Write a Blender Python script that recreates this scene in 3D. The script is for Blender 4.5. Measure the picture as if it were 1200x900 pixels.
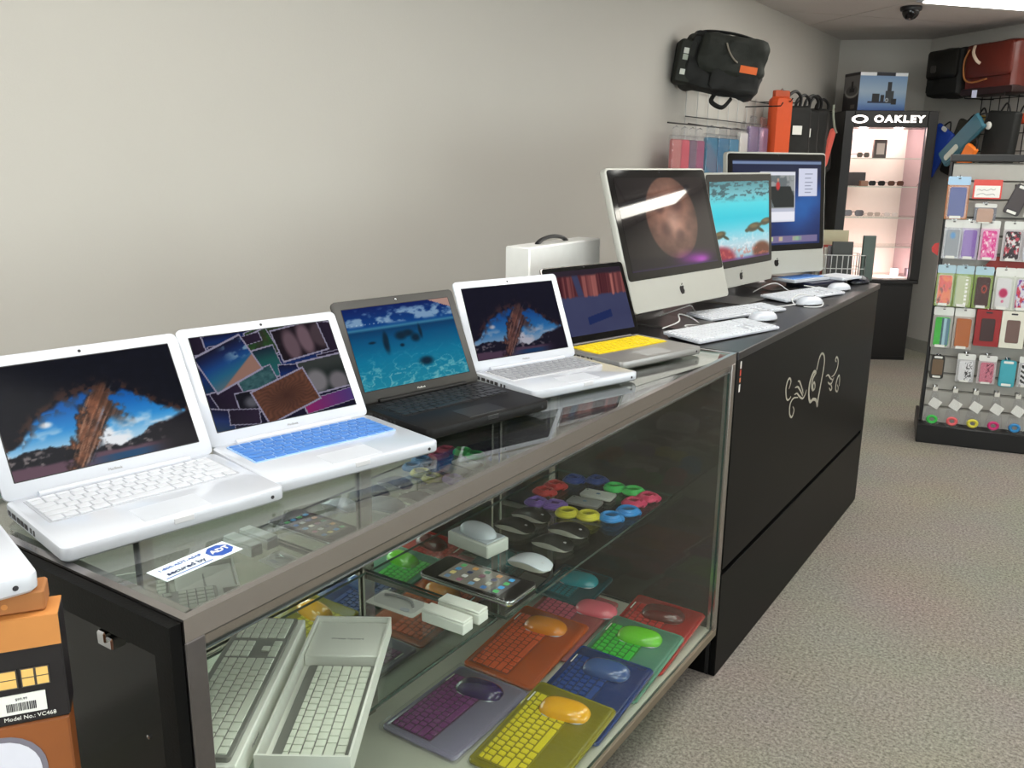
import bpy, bmesh, math, random
import numpy as np
from mathutils import Matrix, Vector
random.seed(7)
for o in list(bpy.data.objects): bpy.data.objects.remove(o, do_unlink=True)
SC = bpy.context.scene
COL = SC.collection
T = 0.97            # height of the counter tops above the carpet
CEIL = T + 1.43

# ------------------------------------------------------------------ camera
FW = Vector((-0.53701585, 0.80733765, -0.24458106)); RT = Vector((0.83120474, 0.55587897, 0.00986136)); UP = Vector((-0.14391892, 0.19800123, 0.9695787))
cd = bpy.data.cameras.new('camera'); cam = bpy.data.objects.new('camera', cd); COL.objects.link(cam)
cam.matrix_world = Matrix(((RT.x, UP.x, -FW.x, 0.7708), (RT.y, UP.y, -FW.y, -0.5217), (RT.z, UP.z, -FW.z, T + 0.4847), (0, 0, 0, 1)))
cd.sensor_width = 36; cd.lens = 36 * 1033.1 / 1200; cd.clip_start = 0.02; cd.clip_end = 60
SC.camera = cam
# ------------------------------------------------------------------ world, exposure
W = bpy.data.worlds.new('daylight'); SC.world = W; W.use_nodes = True
W.node_tree.nodes['Background'].inputs[0].default_value = (0.93, 0.97, 1.0, 1)
W.node_tree.nodes['Background'].inputs[1].default_value = 5.0
SC.view_settings.view_transform = 'Standard'; SC.view_settings.look = 'None'
SC.view_settings.exposure = 0.0; SC.view_settings.gamma = 1.0; SC.view_settings.use_curve_mapping = False
SC.cycles.transparent_max_bounces = 24; SC.cycles.max_bounces = 10; SC.cycles.diffuse_bounces = 5
SC.cycles.glossy_bounces = 5; SC.cycles.caustics_reflective = False; SC.cycles.caustics_refractive = False
SC.cycles.sample_clamp_indirect = 4.0
LAMP = 7.3          # emission of the fluorescent diffusers
SCREEN = 0.9       # emission of the displays

# ------------------------------------------------------------------ materials
def lin(c):
    return tuple(((x / 255) / 12.92 if x / 255 <= .04045 else (((x / 255) + .055) / 1.055) ** 2.4) for x in c[:3])
MATS = {}
def mat(name, col, rough=.5, metal=0, noise=.06, scale=30, bump=0, coat=0, emit=None, es=0, spec=.5, alpha=1, bscale=None):
    if name in MATS: return MATS[name]
    m = bpy.data.materials.new(name); m.use_nodes = True; nt = m.node_tree; p = nt.nodes['Principled BSDF']
    c = lin(col)
    p.inputs['Roughness'].default_value = rough; p.inputs['Metallic'].default_value = metal
    p.inputs['Specular IOR Level'].default_value = spec
    if coat: p.inputs['Coat Weight'].default_value = coat; p.inputs['Coat Roughness'].default_value = .06
    tc = nt.nodes.new('ShaderNodeTexCoord')
    nz = nt.nodes.new('ShaderNodeTexNoise'); nz.inputs['Scale'].default_value = scale; nz.inputs['Detail'].default_value = 3
    nt.links.new(tc.outputs['Object'], nz.inputs['Vector'])
    mx = nt.nodes.new('ShaderNodeMix'); mx.data_type = 'RGBA'
    mx.inputs[6].default_value = tuple(x * (1 - noise) for x in c) + (1,); mx.inputs[7].default_value = tuple(min(1, x * (1 + noise)) for x in c) + (1,)
    nt.links.new(nz.outputs['Fac'], mx.inputs[0]); nt.links.new(mx.outputs[2], p.inputs['Base Color'])
    if bump:
        n2 = nt.nodes.new('ShaderNodeTexNoise'); n2.inputs['Scale'].default_value = bscale or scale; n2.inputs['Detail'].default_value = 2
        nt.links.new(tc.outputs['Object'], n2.inputs['Vector'])
        b = nt.nodes.new('ShaderNodeBump'); b.inputs['Strength'].default_value = bump; b.inputs['Distance'].default_value = .004
        nt.links.new(n2.outputs['Fac'], b.inputs['Height']); nt.links.new(b.outputs['Normal'], p.inputs['Normal'])
    if emit:
        p.inputs['Emission Color'].default_value = lin(emit) + (1,); p.inputs['Emission Strength'].default_value = es
    if alpha < 1: p.inputs['Alpha'].default_value = alpha
    MATS[name] = m; return m
def glass(name, tint, refl=1.0, rough=0.0, body=0.0, bodycol=(255, 255, 255)):
    """thin pane: tinted see-through body with angle-dependent mirror reflection"""
    if name in MATS: return MATS[name]
    m = bpy.data.materials.new(name); m.use_nodes = True; nt = m.node_tree; nt.nodes.clear()
    out = nt.nodes.new('ShaderNodeOutputMaterial'); tr = nt.nodes.new('ShaderNodeBsdfTransparent'); tr.inputs[0].default_value = lin(tint) + (1,)
    gl = nt.nodes.new('ShaderNodeBsdfGlossy'); gl.inputs['Roughness'].default_value = rough
    lw = nt.nodes.new('ShaderNodeLayerWeight'); lw.inputs[0].default_value = .5
    pw = nt.nodes.new('ShaderNodeMath'); pw.operation = 'POWER'; pw.inputs[1].default_value = 5; nt.links.new(lw.outputs['Facing'], pw.inputs[0])
    ma = nt.nodes.new('ShaderNodeMath'); ma.operation = 'MULTIPLY_ADD'; ma.inputs[1].default_value = .95 * refl; ma.inputs[2].default_value = .04 * refl; ma.use_clamp = True
    nt.links.new(pw.outputs[0], ma.inputs[0])
    mx = nt.nodes.new('ShaderNodeMixShader'); nt.links.new(ma.outputs[0], mx.inputs[0]); nt.links.new(gl.outputs[0], mx.inputs[2])
    src = tr
    if body:
        df = nt.nodes.new('ShaderNodeBsdfDiffuse'); df.inputs[0].default_value = lin(bodycol) + (1,)
        m2 = nt.nodes.new('ShaderNodeMixShader'); m2.inputs[0].default_value = body
        nt.links.new(tr.outputs[0], m2.inputs[1]); nt.links.new(df.outputs[0], m2.inputs[2]); src = m2
    nt.links.new(src.outputs[0], mx.inputs[1]); nt.links.new(mx.outputs[0], out.inputs[0])
    MATS[name] = m; return m
def painted(name, emit=0.0, rough=.3, spec=.5):
    """colour comes from the mesh's own colour attribute (printed or displayed picture)"""
    if name in MATS: return MATS[name]
    m = bpy.data.materials.new(name); m.use_nodes = True; nt = m.node_tree; p = nt.nodes['Principled BSDF']
    a = nt.nodes.new('ShaderNodeAttribute'); a.attribute_name = 'Col'
    p.inputs['Roughness'].default_value = rough; p.inputs['Specular IOR Level'].default_value = spec
    if emit:
        p.inputs['Base Color'].default_value = (.003, .003, .004, 1)
        nt.links.new(a.outputs['Color'], p.inputs['Emission Color']); p.inputs['Emission Strength'].default_value = emit
    else: nt.links.new(a.outputs['Color'], p.inputs['Base Color'])
    MATS[name] = m; return m

# ------------------------------------------------------------------ mesh builder
I4 = Matrix.Identity(4)
def TR(x, y, z): return Matrix.Translation((x, y, z))
def RX(a): return Matrix.Rotation(a, 4, 'X')
def RY(a): return Matrix.Rotation(a, 4, 'Y')
def RZ(a): return Matrix.Rotation(a, 4, 'Z')
def rrect(cx, cy, w, h, r, n=5):
    r = max(1e-5, min(r, w / 2 - 1e-5, h / 2 - 1e-5)); pts = []
    for (sx, sy, a0) in ((1, 1, 0), (-1, 1, 90), (-1, -1, 180), (1, -1, 270)):
        for k in range(n + 1):
            a = math.radians(a0 + 90 * k / n); pts.append((cx + sx * (w / 2 - r) + r * math.cos(a), cy + sy * (h / 2 - r) + r * math.sin(a)))
    return pts
class MB:
    def __init__(s): s.v = []; s.f = []; s.m = []
    def add(s, vs, fs, M=I4, mi=0):
        o = len(s.v); s.v += [tuple(M @ Vector(p)) for p in vs]; s.f += [tuple(i + o for i in f) for f in fs]; s.m += [mi] * len(fs); return s
    def box(s, x0, x1, y0, y1, z0, z1, M=I4, mi=0):
        return s.add([(x0, y0, z0), (x1, y0, z0), (x1, y1, z0), (x0, y1, z0), (x0, y0, z1), (x1, y0, z1), (x1, y1, z1), (x0, y1, z1)],
                     [(3, 2, 1, 0), (4, 5, 6, 7), (0, 1, 5, 4), (1, 2, 6, 5), (2, 3, 7, 6), (3, 0, 4, 7)], M, mi)
    def bbox(s, x0, x1, y0, y1, z0, z1, b=.003, M=I4, mi=0):
        """box with chamfered edges"""
        cx, cy = (x0 + x1) / 2, (y0 + y1) / 2
        return s.slab(cx, cy, x1 - x0, y1 - y0, b, [(b, z0), (0, z0 + b), (0, z1 - b), (b, z1)], M, 1, mi)
    def slab(s, cx, cy, w, h, r, prof, M=I4, n=5, mi=0):
        """rounded rectangle in XY lofted through (inset, z) levels"""
        vs = []; fs = []; k = 4 * (n + 1)
        for ins, z in prof:
            vs += [(x, y, z) for x, y in rrect(cx, cy, w - 2 * ins, h - 2 * ins, max(r - ins, .0004), n)]
        for a in range(len(prof) - 1):
            for i in range(k):
                j = (i + 1) % k; fs.append((a * k + i, a * k + j, (a + 1) * k + j, (a + 1) * k + i))
        fs.append(tuple(reversed(range(k)))); fs.append(tuple(range((len(prof) - 1) * k, len(prof) * k)))
        return s.add(vs, fs, M, mi)
    def prism(s, poly, z0, z1, M=I4, mi=0):
        n = len(poly); vs = [(x, y, z0) for x, y in poly] + [(x, y, z1) for x, y in poly]
        fs = [tuple(reversed(range(n))), tuple(range(n, 2 * n))] + [(i, (i + 1) % n, n + (i + 1) % n, n + i) for i in range(n)]
        return s.add(vs, fs, M, mi)
    def tube(s, pts, r, n=8, M=I4, closed=False, flat=1.0, mi=0):
        P = [Vector(p) for p in pts]; N = len(P); vs = []; fs = []; prev = None
        for i, p in enumerate(P):
            if closed: t = P[(i + 1) % N] - P[i - 1]
            else: t = P[min(i + 1, N - 1)] - P[max(i - 1, 0)]
            if t.length < 1e-9: t = Vector((0, 0, 1))
            t.normalize()
            if prev is None:
                a = Vector((0, 0, 1)) if abs(t.z) < .9 else Vector((1, 0, 0)); u = t.cross(a).normalized()
            else:
                u = prev - t * prev.dot(t); u = u.normalized() if u.length > 1e-6 else t.orthogonal().normalized()
            prev = u; w = t.cross(u); rr = r[i] if isinstance(r, (list, tuple)) else r
            for k in range(n):
                a = 2 * math.pi * k / n; vs.append(tuple(p + u * math.cos(a) * rr + w * math.sin(a) * rr * flat))
        for i in range(N if closed else N - 1):
            j = (i + 1) % N
            for k in range(n):
                l = (k + 1) % n; fs.append((i * n + k, i * n + l, j * n + l, j * n + k))
        if not closed: fs.append(tuple(reversed(range(n)))); fs.append(tuple(range((N - 1) * n, N * n)))
        return s.add(vs, fs, M, mi)
    def lathe(s, prof, n=20, M=I4, mi=0):
        vs = []; fs = []; K = len(prof)
        for r, z in prof:
            vs += [(max(r, 1e-5) * math.cos(2 * math.pi * k / n), max(r, 1e-5) * math.sin(2 * math.pi * k / n), z) for k in range(n)]
        for a in range(K - 1):
            for k in range(n):
                l = (k + 1) % n; fs.append((a * n + k, a * n + l, (a + 1) * n + l, (a + 1) * n + k))
        fs.append(tuple(reversed(range(n)))); fs.append(tuple(range((K - 1) * n, K * n)))
        return s.add(vs, fs, M, mi)
    def surf(s, fn, nu, nv, M=I4, wrap=False, mi=0):
        vs = [fn(i / nu, j / nv) for j in range(nv + 1) for i in range(nu + 1)]; c = nu + 1
        return s.add(vs, [(j * c + i, j * c + i + 1, (j + 1) * c + i + 1, (j + 1) * c + i) for j in range(nv) for i in range(nu)], M, mi)
    def build(s, name, m, parent=None, loc=None, smooth=True, rel=False):
        me = bpy.data.meshes.new(name); v = s.v
        if rel and parent is not None:
            L = parent.location; v = [(a - L.x, b - L.y, c - L.z) for a, b, c in v]
        me.from_pydata(v, [], s.f); ms = m if isinstance(m, (list, tuple)) else [m]
        for x in ms: me.materials.append(x)
        if len(ms) > 1: me.polygons.foreach_set('material_index', s.m)
        if smooth:
            me.polygons.foreach_set('use_smooth', [True] * len(me.polygons)); me.set_sharp_from_angle(angle=math.radians(38))
        me.update(); return link(name, me, parent, loc)
def link(name, me, parent=None, loc=None):
    o = bpy.data.objects.new(name, me); COL.objects.link(o)
    if parent is not None: o.parent = parent
    if loc is not None: o.location = loc
    return o
def tag(o, label, cat, group=None, kind=None):
    if label: o['label'] = label
    if cat: o['category'] = cat
    if group: o['group'] = group
    if kind: o['kind'] = kind
    return o
def thing(name, label, cat, loc=(0, 0, 0), rz=0, group=None, rx=0, ry=0):
    o = bpy.data.objects.new(name, None); o.empty_display_size = .05; COL.objects.link(o); o.location = loc; o.rotation_euler = (rx, ry, rz)
    return tag(o, label, cat, group)
def struct(o): o['kind'] = 'structure'; return o
def lettering(txt, size, m, parent, M, name='lettering', depth=.0006, align='CENTER', bold=0.0, sx=1.0, space=1.0):
    cu = bpy.data.curves.new(name, 'FONT'); cu.body = txt; cu.size = size; cu.extrude = depth; cu.align_x = align; cu.align_y = 'CENTER'; cu.resolution_u = 3; cu.offset = bold; cu.space_character = space
    t = bpy.data.objects.new('tmp_text', cu); COL.objects.link(t); bpy.context.view_layer.update()
    me = bpy.data.meshes.new_from_object(t.evaluated_get(bpy.context.evaluated_depsgraph_get())); bpy.data.objects.remove(t, do_unlink=True)
    me.transform(M @ Matrix.Diagonal((sx, 1, 1, 1))); me.materials.clear(); me.materials.append(m); me.name = name
    return link(name, me, parent)
def picture(name, fn, w, h, nx, ny, m, parent, M=I4):
    """flat picture in local XZ (facing -Y), centred at x, from z=0 to h; fn(U,V)->rgb 0..255"""
    U, V = np.meshgrid(np.linspace(0, 1, nx + 1), np.linspace(0, 1, ny + 1))
    rgb = np.clip(np.stack(np.broadcast_arrays(*fn(U, V)), -1), 0, 255) / 255.0
    rgb = np.where(rgb <= .04045, rgb / 12.92, ((rgb + .055) / 1.055) ** 2.4)
    vs = np.stack([(U - .5) * w, np.zeros_like(U), V * h], -1).reshape(-1, 3)
    i = np.arange(nx)[None, :] + (np.arange(ny) * (nx + 1))[:, None]
    fs = np.stack([i, i + 1, i + nx + 2, i + nx + 1], -1).reshape(-1, 4)
    me = bpy.data.meshes.new(name); me.from_pydata([tuple(M @ Vector(p)) for p in vs.tolist()], [], fs.tolist())
    at = me.color_attributes.new('Col', 'FLOAT_COLOR', 'POINT')
    at.data.foreach_set('color', np.concatenate([rgb.reshape(-1, 3), np.ones((len(vs), 1))], 1).astype(np.float32).ravel())
    me.materials.append(m); me.update(); return link(name, me, parent)
def copy_tree(o, parent=None):
    c = o.copy(); COL.objects.link(c); c.parent = parent
    for ch in list(o.children): copy_tree(ch, c)
    return c

def crumple(o, amp=.006, scale=9, cuts=4, seed=0.0):
    """gives a bag's cloth folds: the mesh is refined and pushed along its normals by noise"""
    from mathutils import noise
    bm = bmesh.new(); bm.from_mesh(o.data); bmesh.ops.remove_doubles(bm, verts=bm.verts, dist=1e-6)
    big = [f for f in bm.faces if len(f.verts) > 4]
    if big: bmesh.ops.poke(bm, faces=big)
    for _ in range(2): bmesh.ops.subdivide_edges(bm, edges=[e for e in bm.edges if e.calc_length() > .02], cuts=2, use_grid_fill=True); bmesh.ops.triangulate(bm, faces=[f for f in bm.faces if len(f.verts) > 4])
    bm.normal_update(); off = Vector((seed * 3.1, seed * 1.7, seed))
    mv = [(v, v.normal * (amp * (noise.noise(v.co * scale + off) + .5 * noise.noise(v.co * scale * 2.7 + off)))) for v in bm.verts]
    for v, d in mv: v.co += d
    bm.to_mesh(o.data); bm.free(); o.data.polygons.foreach_set('use_smooth', [True] * len(o.data.polygons)); o.data.update(); return o
# ------------------------------------------------------------------ picture painting helpers
def vnoise(U, V, sx, sy, seed):
    r = np.random.RandomState(seed); g = r.rand(64, 64); x = U * sx; y = V * sy
    xi = np.floor(x).astype(int); yi = np.floor(y).astype(int); fx = x - xi; fy = y - yi
    fx = fx * fx * (3 - 2 * fx); fy = fy * fy * (3 - 2 * fy); q = lambda a, b: g[(yi + b) % 64, (xi + a) % 64]
    return (q(0, 0) * (1 - fx) + q(1, 0) * fx) * (1 - fy) + (q(0, 1) * (1 - fx) + q(1, 1) * fx) * fy
def fbm(U, V, sx, sy, seed, o=4):
    t = 0; a = .5; n = 0
    for k in range(o): t = t + a * vnoise(U, V, sx * 2 ** k, sy * 2 ** k, seed + k); n += a; a *= .5
    return t / n
def sst(a, b, x): t = np.clip((x - a) / (b - a), 0, 1); return t * t * (3 - 2 * t)
class Pic:
    def __init__(s, U, V, c): s.U = U; s.V = V; s.c = [np.full(U.shape, float(x)) for x in c]
    def over(s, k, col):
        k = np.clip(k, 0, 1)
        for i in range(3): s.c[i] = s.c[i] * (1 - k) + k * col[i]
        return s
    def rect(s, x0, x1, y0, y1, col): return s.over(((s.U >= x0) & (s.U <= x1) & (s.V >= y0) & (s.V <= y1)) * 1.0, col)
    def disc(s, x, y, rx, ry, col, soft=.1, rot=0):
        du = s.U - x; dv = s.V - y; c, q = math.cos(rot), math.sin(rot)
        d = np.sqrt(((du * c + dv * q) / rx) ** 2 + ((-du * q + dv * c) / ry) ** 2); return s.over(1 - sst(1 - soft, 1 + soft, d), col)
def grad(v, stops):
    xs = [a for a, _ in stops]; return [np.interp(v, xs, [c[i] for _, c in stops]) for i in range(3)]

def pic_arch(U, V, dim=1.0, warm=0):
    P = Pic(U, V, (9, 11, 20)); n = fbm(U, V, 9, 6, 3); n2 = fbm(U, V, 22, 22, 9)
    P.over(np.clip(n2 - .45, 0, 1) * .4, (28, 32, 54))
    sky = grad(V, [(0, (210, 225, 235)), (.22, (150, 200, 232)), (.36, (40, 140, 210)), (.55, (14, 96, 176)), (.8, (8, 50, 110))])
    top = .70 - 1.15 * np.abs(U - .5) ** 1.5 + .18 * (n - .5)
    k = sst(0, .05, top - V)
    P.over(k, sky)
    cl = sst(.52, .75, fbm(U, V, 8, 11, 21)) * k * sst(.45, .25, V); P.over(cl, (236, 240, 244))
    P.disc(.22, .43, .03, .025, (225, 232, 240), .6)
    # rock silhouettes along the bottom
    h = .17 + .09 * fbm(U, V * 0, 12, 1, 31) + .07 * np.sin(U * 9) * (U > .45); P.over(sst(0, .015, h - V), (15, 16, 24))
    P.over(sst(0, .02, h - V) * sst(.55, .7, fbm(U, V, 26, 26, 40)), (120, 112, 112))
    P.over(sst(0, .03, .09 + .04 * n - V), (96, 70, 84)); P.over(sst(.3, .6, U) * sst(0, .02, .07 - V) * sst(.9, .6, U), (20, 70, 110))
    # leaning column of brown rock
    n3 = fbm(U, V, 34, 26, 91); ax = .345 + (V - .05) * .33 + .05 * (n - .5); wd = .05 + .055 * np.sin(np.clip(V, 0, .75) / .75 * 3.1) + .10 * (n3 - .5)
    st = fbm(U * 1.0 - V * .45, V * .3, 60, 8, 51); kk = sst(-.01, .04, wd - np.abs(U - ax)) * sst(.80, .60, V + .15 * (n3 - .5)); ed = sst(.0, .06, wd - np.abs(U - ax)) * (.45 + .8 * n3)
    P.over(kk, [ed * (50 + 150 * st), ed * (34 + 88 * st), ed * (26 + 58 * st)])
    P.over(kk * sst(.5, .75, fbm(U - V * .4, V * .4, 90, 14, 61)) * .7, (176, 130, 104)); P.over(kk * sst(.0, .07, U - ax) * sst(.45, .62, st) * .8, (120, 150, 180))
    ax2 = .53 + .32 * np.abs(V - .62) + .06 * (n3 - .5); P.over(sst(-.01, .04, .055 + .05 * (n3 - .5) - np.abs(U - ax2)) * sst(.25, .45, V) * sst(.78, .62, V) * .9, [40 + 90 * st, 30 + 50 * st, 24 + 30 * st])
    P.over(sst(.12, .0, np.abs(V - top)) * sst(.45, .6, n3) * .8, (70, 44, 34)); P.over(sst(.66, .9, U) * sst(.05, .0, V - .34 + .5 * (.95 - U) + .1 * n), (18, 15, 22))
    if warm: P.over(np.full(U.shape, .16), (60, 40, 110))
    return [c * dim for c in P.c]
def pic_collage(U, V):
    P = Pic(U, V, (30, 22, 62)); P.over(fbm(U, V, 6, 6, 4), (12, 12, 34))
    def photo(cx, cy, w, h, rot, fn):
        asp = 1.6; a = math.radians(rot); du = (U - cx) * asp; dv = V - cy
        x = (du * math.cos(a) + dv * math.sin(a)) / (w * asp) + .5; y = (-du * math.sin(a) + dv * math.cos(a)) / h + .5
        b = .012; P.over(((x > -b * 1.2) & (x < 1 + b * 1.2) & (y > -b * 2.2) & (y < 1 + b * 2.2)) * 1.0, (186, 180, 208))
        k = ((x > .012) & (x < .988) & (y > .02) & (y < .98)) * 1.0; P.over(k, fn(x, y))
    blue = lambda x, y: grad(y, [(0, (24, 60, 90)), (.5, (18, 50, 120)), (1, (12, 14, 50))])
    dark = lambda x, y: grad(x, [(0, (26, 14, 38)), (1, (50, 34, 60))])
    green = lambda x, y: [30 + 40 * fbm(x, y, 6, 6, 8), 90 * fbm(x, y, 5, 5, 9) + 30, 40 + 0 * x]
    def beach(x, y):
        q = Pic(x, y, (0, 0, 0)); q.over(1 + 0 * x, grad(y, [(0, (110, 130, 140)), (.3, (40, 120, 160)), (.55, (24, 84, 160)), (.8, (22, 40, 96)), (1, (20, 18, 40))]))
        q.over(sst(0, .06, .5 * x - y - .02), (186, 140, 124)); q.over(sst(.5, .7, fbm(x, y, 7, 9, 14)) * sst(.4, .6, y) * sst(.4, .8, x), (150, 190, 220)); return q.c
    def flower(x, y):
        d = np.hypot(x - .5, y - .5); an = np.arctan2(y - .5, x - .5); s = .5 + .5 * np.sin(an * 26 + 3 * np.sin(d * 20)); t = np.clip(d * 2.2, 0, 1)
        s = .35 + .3 * s + .35 * fbm(x, y, 12, 12, 5); return [70 + 70 * s * (.3 + .7 * t), 42 + 46 * s * (.3 + .7 * t), 32 + 32 * s * (.3 + .7 * t)]
    def eggs(x, y, c=(126, 100, 110), seed=0):
        q = Pic(x, y, (30, 18, 26)); q.disc(.3, .42, .16, .5, c, .35); q.disc(.62, .5, .15, .5, tuple(v * 1.1 for v in c), .35); q.disc(.95, .5, .2, .4, tuple(v * .7 for v in c), .3); return q.c
    stones = lambda x, y: Pic(x, y, (26, 36, 32)).over(sst(.3, .9, y), (64, 70, 66)).disc(.28, .35, .24, .34, (150, 146, 150), .35).disc(.75, .2, .22, .3, (140, 134, 140), .35).c
    for cx, cy, w, h, r, f in ((.06, .92, .14, .22, -3, dark), (.25, .94, .34, .16, 4, blue), (.52, .95, .3, .18, 14, green), (.2, .82, .2, .14, 3, blue), (.44, .82, .22, .3, 16, green), (.95, .8, .24, .4, -8, dark),
                               (.7, .6, .34, .2, 2, blue), (.45, .62, .2, .34, 8, lambda x, y: grad(y, [(0, (40, 120, 130)), (.6, (30, 100, 96)), (1, (24, 40, 60))])), (.36, .44, .26, .24, 12, lambda x, y: [30 + 60 * fbm(x, y, 9, 9, 3), 70 + 70 * fbm(x, y, 9, 9, 3), 80 + 60 * fbm(x, y, 9, 9, 3)]),
                               (.14, .32, .2, .3, 18, dark), (.3, .24, .24, .24, 2, lambda x, y: Pic(x, y, (16, 16, 26)).disc(.4, .5, .2, .24, (110, 110, 120), .6).c), (.05, .1, .16, .24, -14, blue), (.82, .1, .4, .14, 6, lambda x, y: grad(x, [(0, (176, 40, 120)), (1, (90, 70, 150))])),
                               (.6, .47, .16, .2, -6, blue), (.93, .56, .2, .16, 5, dark), (.36, .9, .22, .1, 9, dark), (.02, .55, .12, .3, 8, blue), (.2, .1, .2, .16, -9, dark), (.74, .82, .36, .36, 7, eggs), (.84, .4, .34, .38, 4, stones), (.2, .68, .36, .42, 19, beach), (.52, .24, .42, .38, 15, flower)): photo(cx, cy, w, h, r, f)
    return [c * .74 for c in P.c]
def pic_ocean(U, V):
    P = Pic(U, V, (0, 0, 0)); w = .72 - .05 * (U - .3) ** 2
    P.over(1 + 0 * U, grad(V, [(0, (36, 160, 190)), (.35, (10, 140, 184)), (.6, (2, 96, 150)), (.7, (8, 70, 120)), (.73, (70, 150, 190)), (.76, (10, 80, 160)), (1, (10, 34, 110))]))
    cl = sst(.55, .72, fbm(U, V, 9, 12, 70)) * sst(.75, .8, V) * sst(1, .9, V); P.over(cl, (150, 190, 230))
    n = fbm(U, V, 10, 12, 80); ca = 1 - np.abs(fbm(U + .1 * n, V + .08 * n, 9, 14, 77, 3) - .5) * 16; P.over(np.clip(ca, 0, 1) * sst(.5, .1, V) * .75, (170, 240, 245))
    ca = 1 - np.abs(fbm(U, V, 14, 20, 177, 2) - .5) * 14; P.over(np.clip(ca, 0, 1) * sst(.4, .0, V) * .5, (120, 225, 235))
    for x, y, a, b in ((.45, .6, .05, .05), (.52, .62, .05, .04), (.58, .55, .04, .05), (.3, .52, .025, .1), (.31, .6, .02, .07), (.62, .24, .06, .05), (.64, .62, .015, .08), (.44, .48, .02, .02), (.18, .56, .03, .015)):
        P.disc(x, y, a, b, (8, 44, 66), .6)
    P.c = [c * .8 for c in P.c]; P.over((V > 1 - (U - .8) * .6) * (U > .8) * 1.0, (176, 140, 128)); P.over(sst(.78, .8, V) * sst(.24, .1, np.abs(U - .2)) * (np.sin(U * 160) > .6) * sst(.8, .79, V), (200, 220, 235))  # beige corner is a room reflection painted into the picture
    return P.c
def pic_reflected_stripes(U, V):  # reflection of the shop, painted in as the displayed picture
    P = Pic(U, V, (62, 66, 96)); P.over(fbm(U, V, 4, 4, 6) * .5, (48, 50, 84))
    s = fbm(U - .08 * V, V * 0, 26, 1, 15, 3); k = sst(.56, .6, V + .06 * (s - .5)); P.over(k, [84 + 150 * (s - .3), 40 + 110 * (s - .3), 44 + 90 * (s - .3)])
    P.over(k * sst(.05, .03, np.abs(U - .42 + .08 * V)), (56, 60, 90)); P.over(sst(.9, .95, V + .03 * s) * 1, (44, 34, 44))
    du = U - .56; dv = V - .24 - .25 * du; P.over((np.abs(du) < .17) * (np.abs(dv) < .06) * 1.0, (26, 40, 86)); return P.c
def pic_moon(U, V):
    P = Pic(U, V, (34, 29, 30)); P.over(fbm(U, V, 5, 5, 12) * .5, (46, 38, 38)); P.over(sst(.4, 0, U) * .5, (18, 16, 14))
    n = fbm(U, V, 7, 7, 33, 5); x, y = .55, .55; d = np.sqrt(((U - x) / .29) ** 2 + ((V - y) / .46) ** 2); k = 1 - sst(.97, 1.03, d)
    sh = np.clip(1.15 - .5 * d, 0, 1); P.over(sst(0, .08, .18 - V - .05 * U), (14, 10, 18))
    P.over(k, [sh * (96 + 110 * n), sh * (66 + 82 * n), sh * (58 + 66 * n)])
    for a, b, r, q in ((.62, .7, .07, .08), (.46, .42, .06, .09), (.6, .35, .05, .06), (.42, .66, .05, .05)): P.disc(a, b, r, q, (92, 62, 56), .7)
    P.over(k * np.exp(-((U - .55) / .08) ** 2 - ((V - .5) / .14) ** 2) * .6, (214, 170, 150))
    P.over(np.exp(-((U - .72) / .2) ** 2 - ((V - .07) / .07) ** 2), (120, 30, 130)); P.over(np.exp(-((U - .8) / .08) ** 2 - ((V - .05) / .04) ** 2), (180, 70, 190)); P.over(sst(.03, 0, V) * .7, (50, 20, 90))
    return P.c
def pic_turtle(U, V):
    P = Pic(U, V, (0, 0, 0)); P.over(1 + 0 * U, grad(V, [(0, (150, 190, 205)), (.2, (190, 220, 230)), (.36, (120, 215, 232)), (.55, (20, 206, 226)), (.72, (70, 220, 232)), (.85, (110, 190, 200)), (1, (70, 140, 150))]))
    P.over(sst(.52, .6, fbm(U, V, 14, 40, 41)) * sst(.72, .85, V), (44, 92, 100)); P.over(sst(.55, .7, fbm(U, V, 30, 40, 42)) * sst(.4, .2, V) * .6, (240, 246, 250))
    for x, y, s in ((.14, .34, 1.0), (.72, .40, 1.2), (.94, .46, 1.0)):
        P.disc(x, y, .1 * s, .045 * s, (78, 72, 50), .25, .2); P.disc(x + .1 * s, y - .035 * s, .06 * s, .018 * s, (60, 70, 52), .3, -.5); P.disc(x - .1 * s, y - .03 * s, .03 * s, .02 * s, (70, 78, 60), .3); P.disc(x, y + .015, .06 * s, .02 * s, (120, 104, 66), .5)
    P.disc(.14, .02, .26, .17, (156, 40, 60), .25); P.disc(.86, .08, .16, .12, (110, 62, 40), .3); P.over(sst(.55, .7, fbm(U, V, 24, 24, 45)) * sst(.2, .1, V) * .6, (210, 110, 90)); P.over(sst(.05, 0, V) * .8, (80, 40, 120)); return P.c
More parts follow.
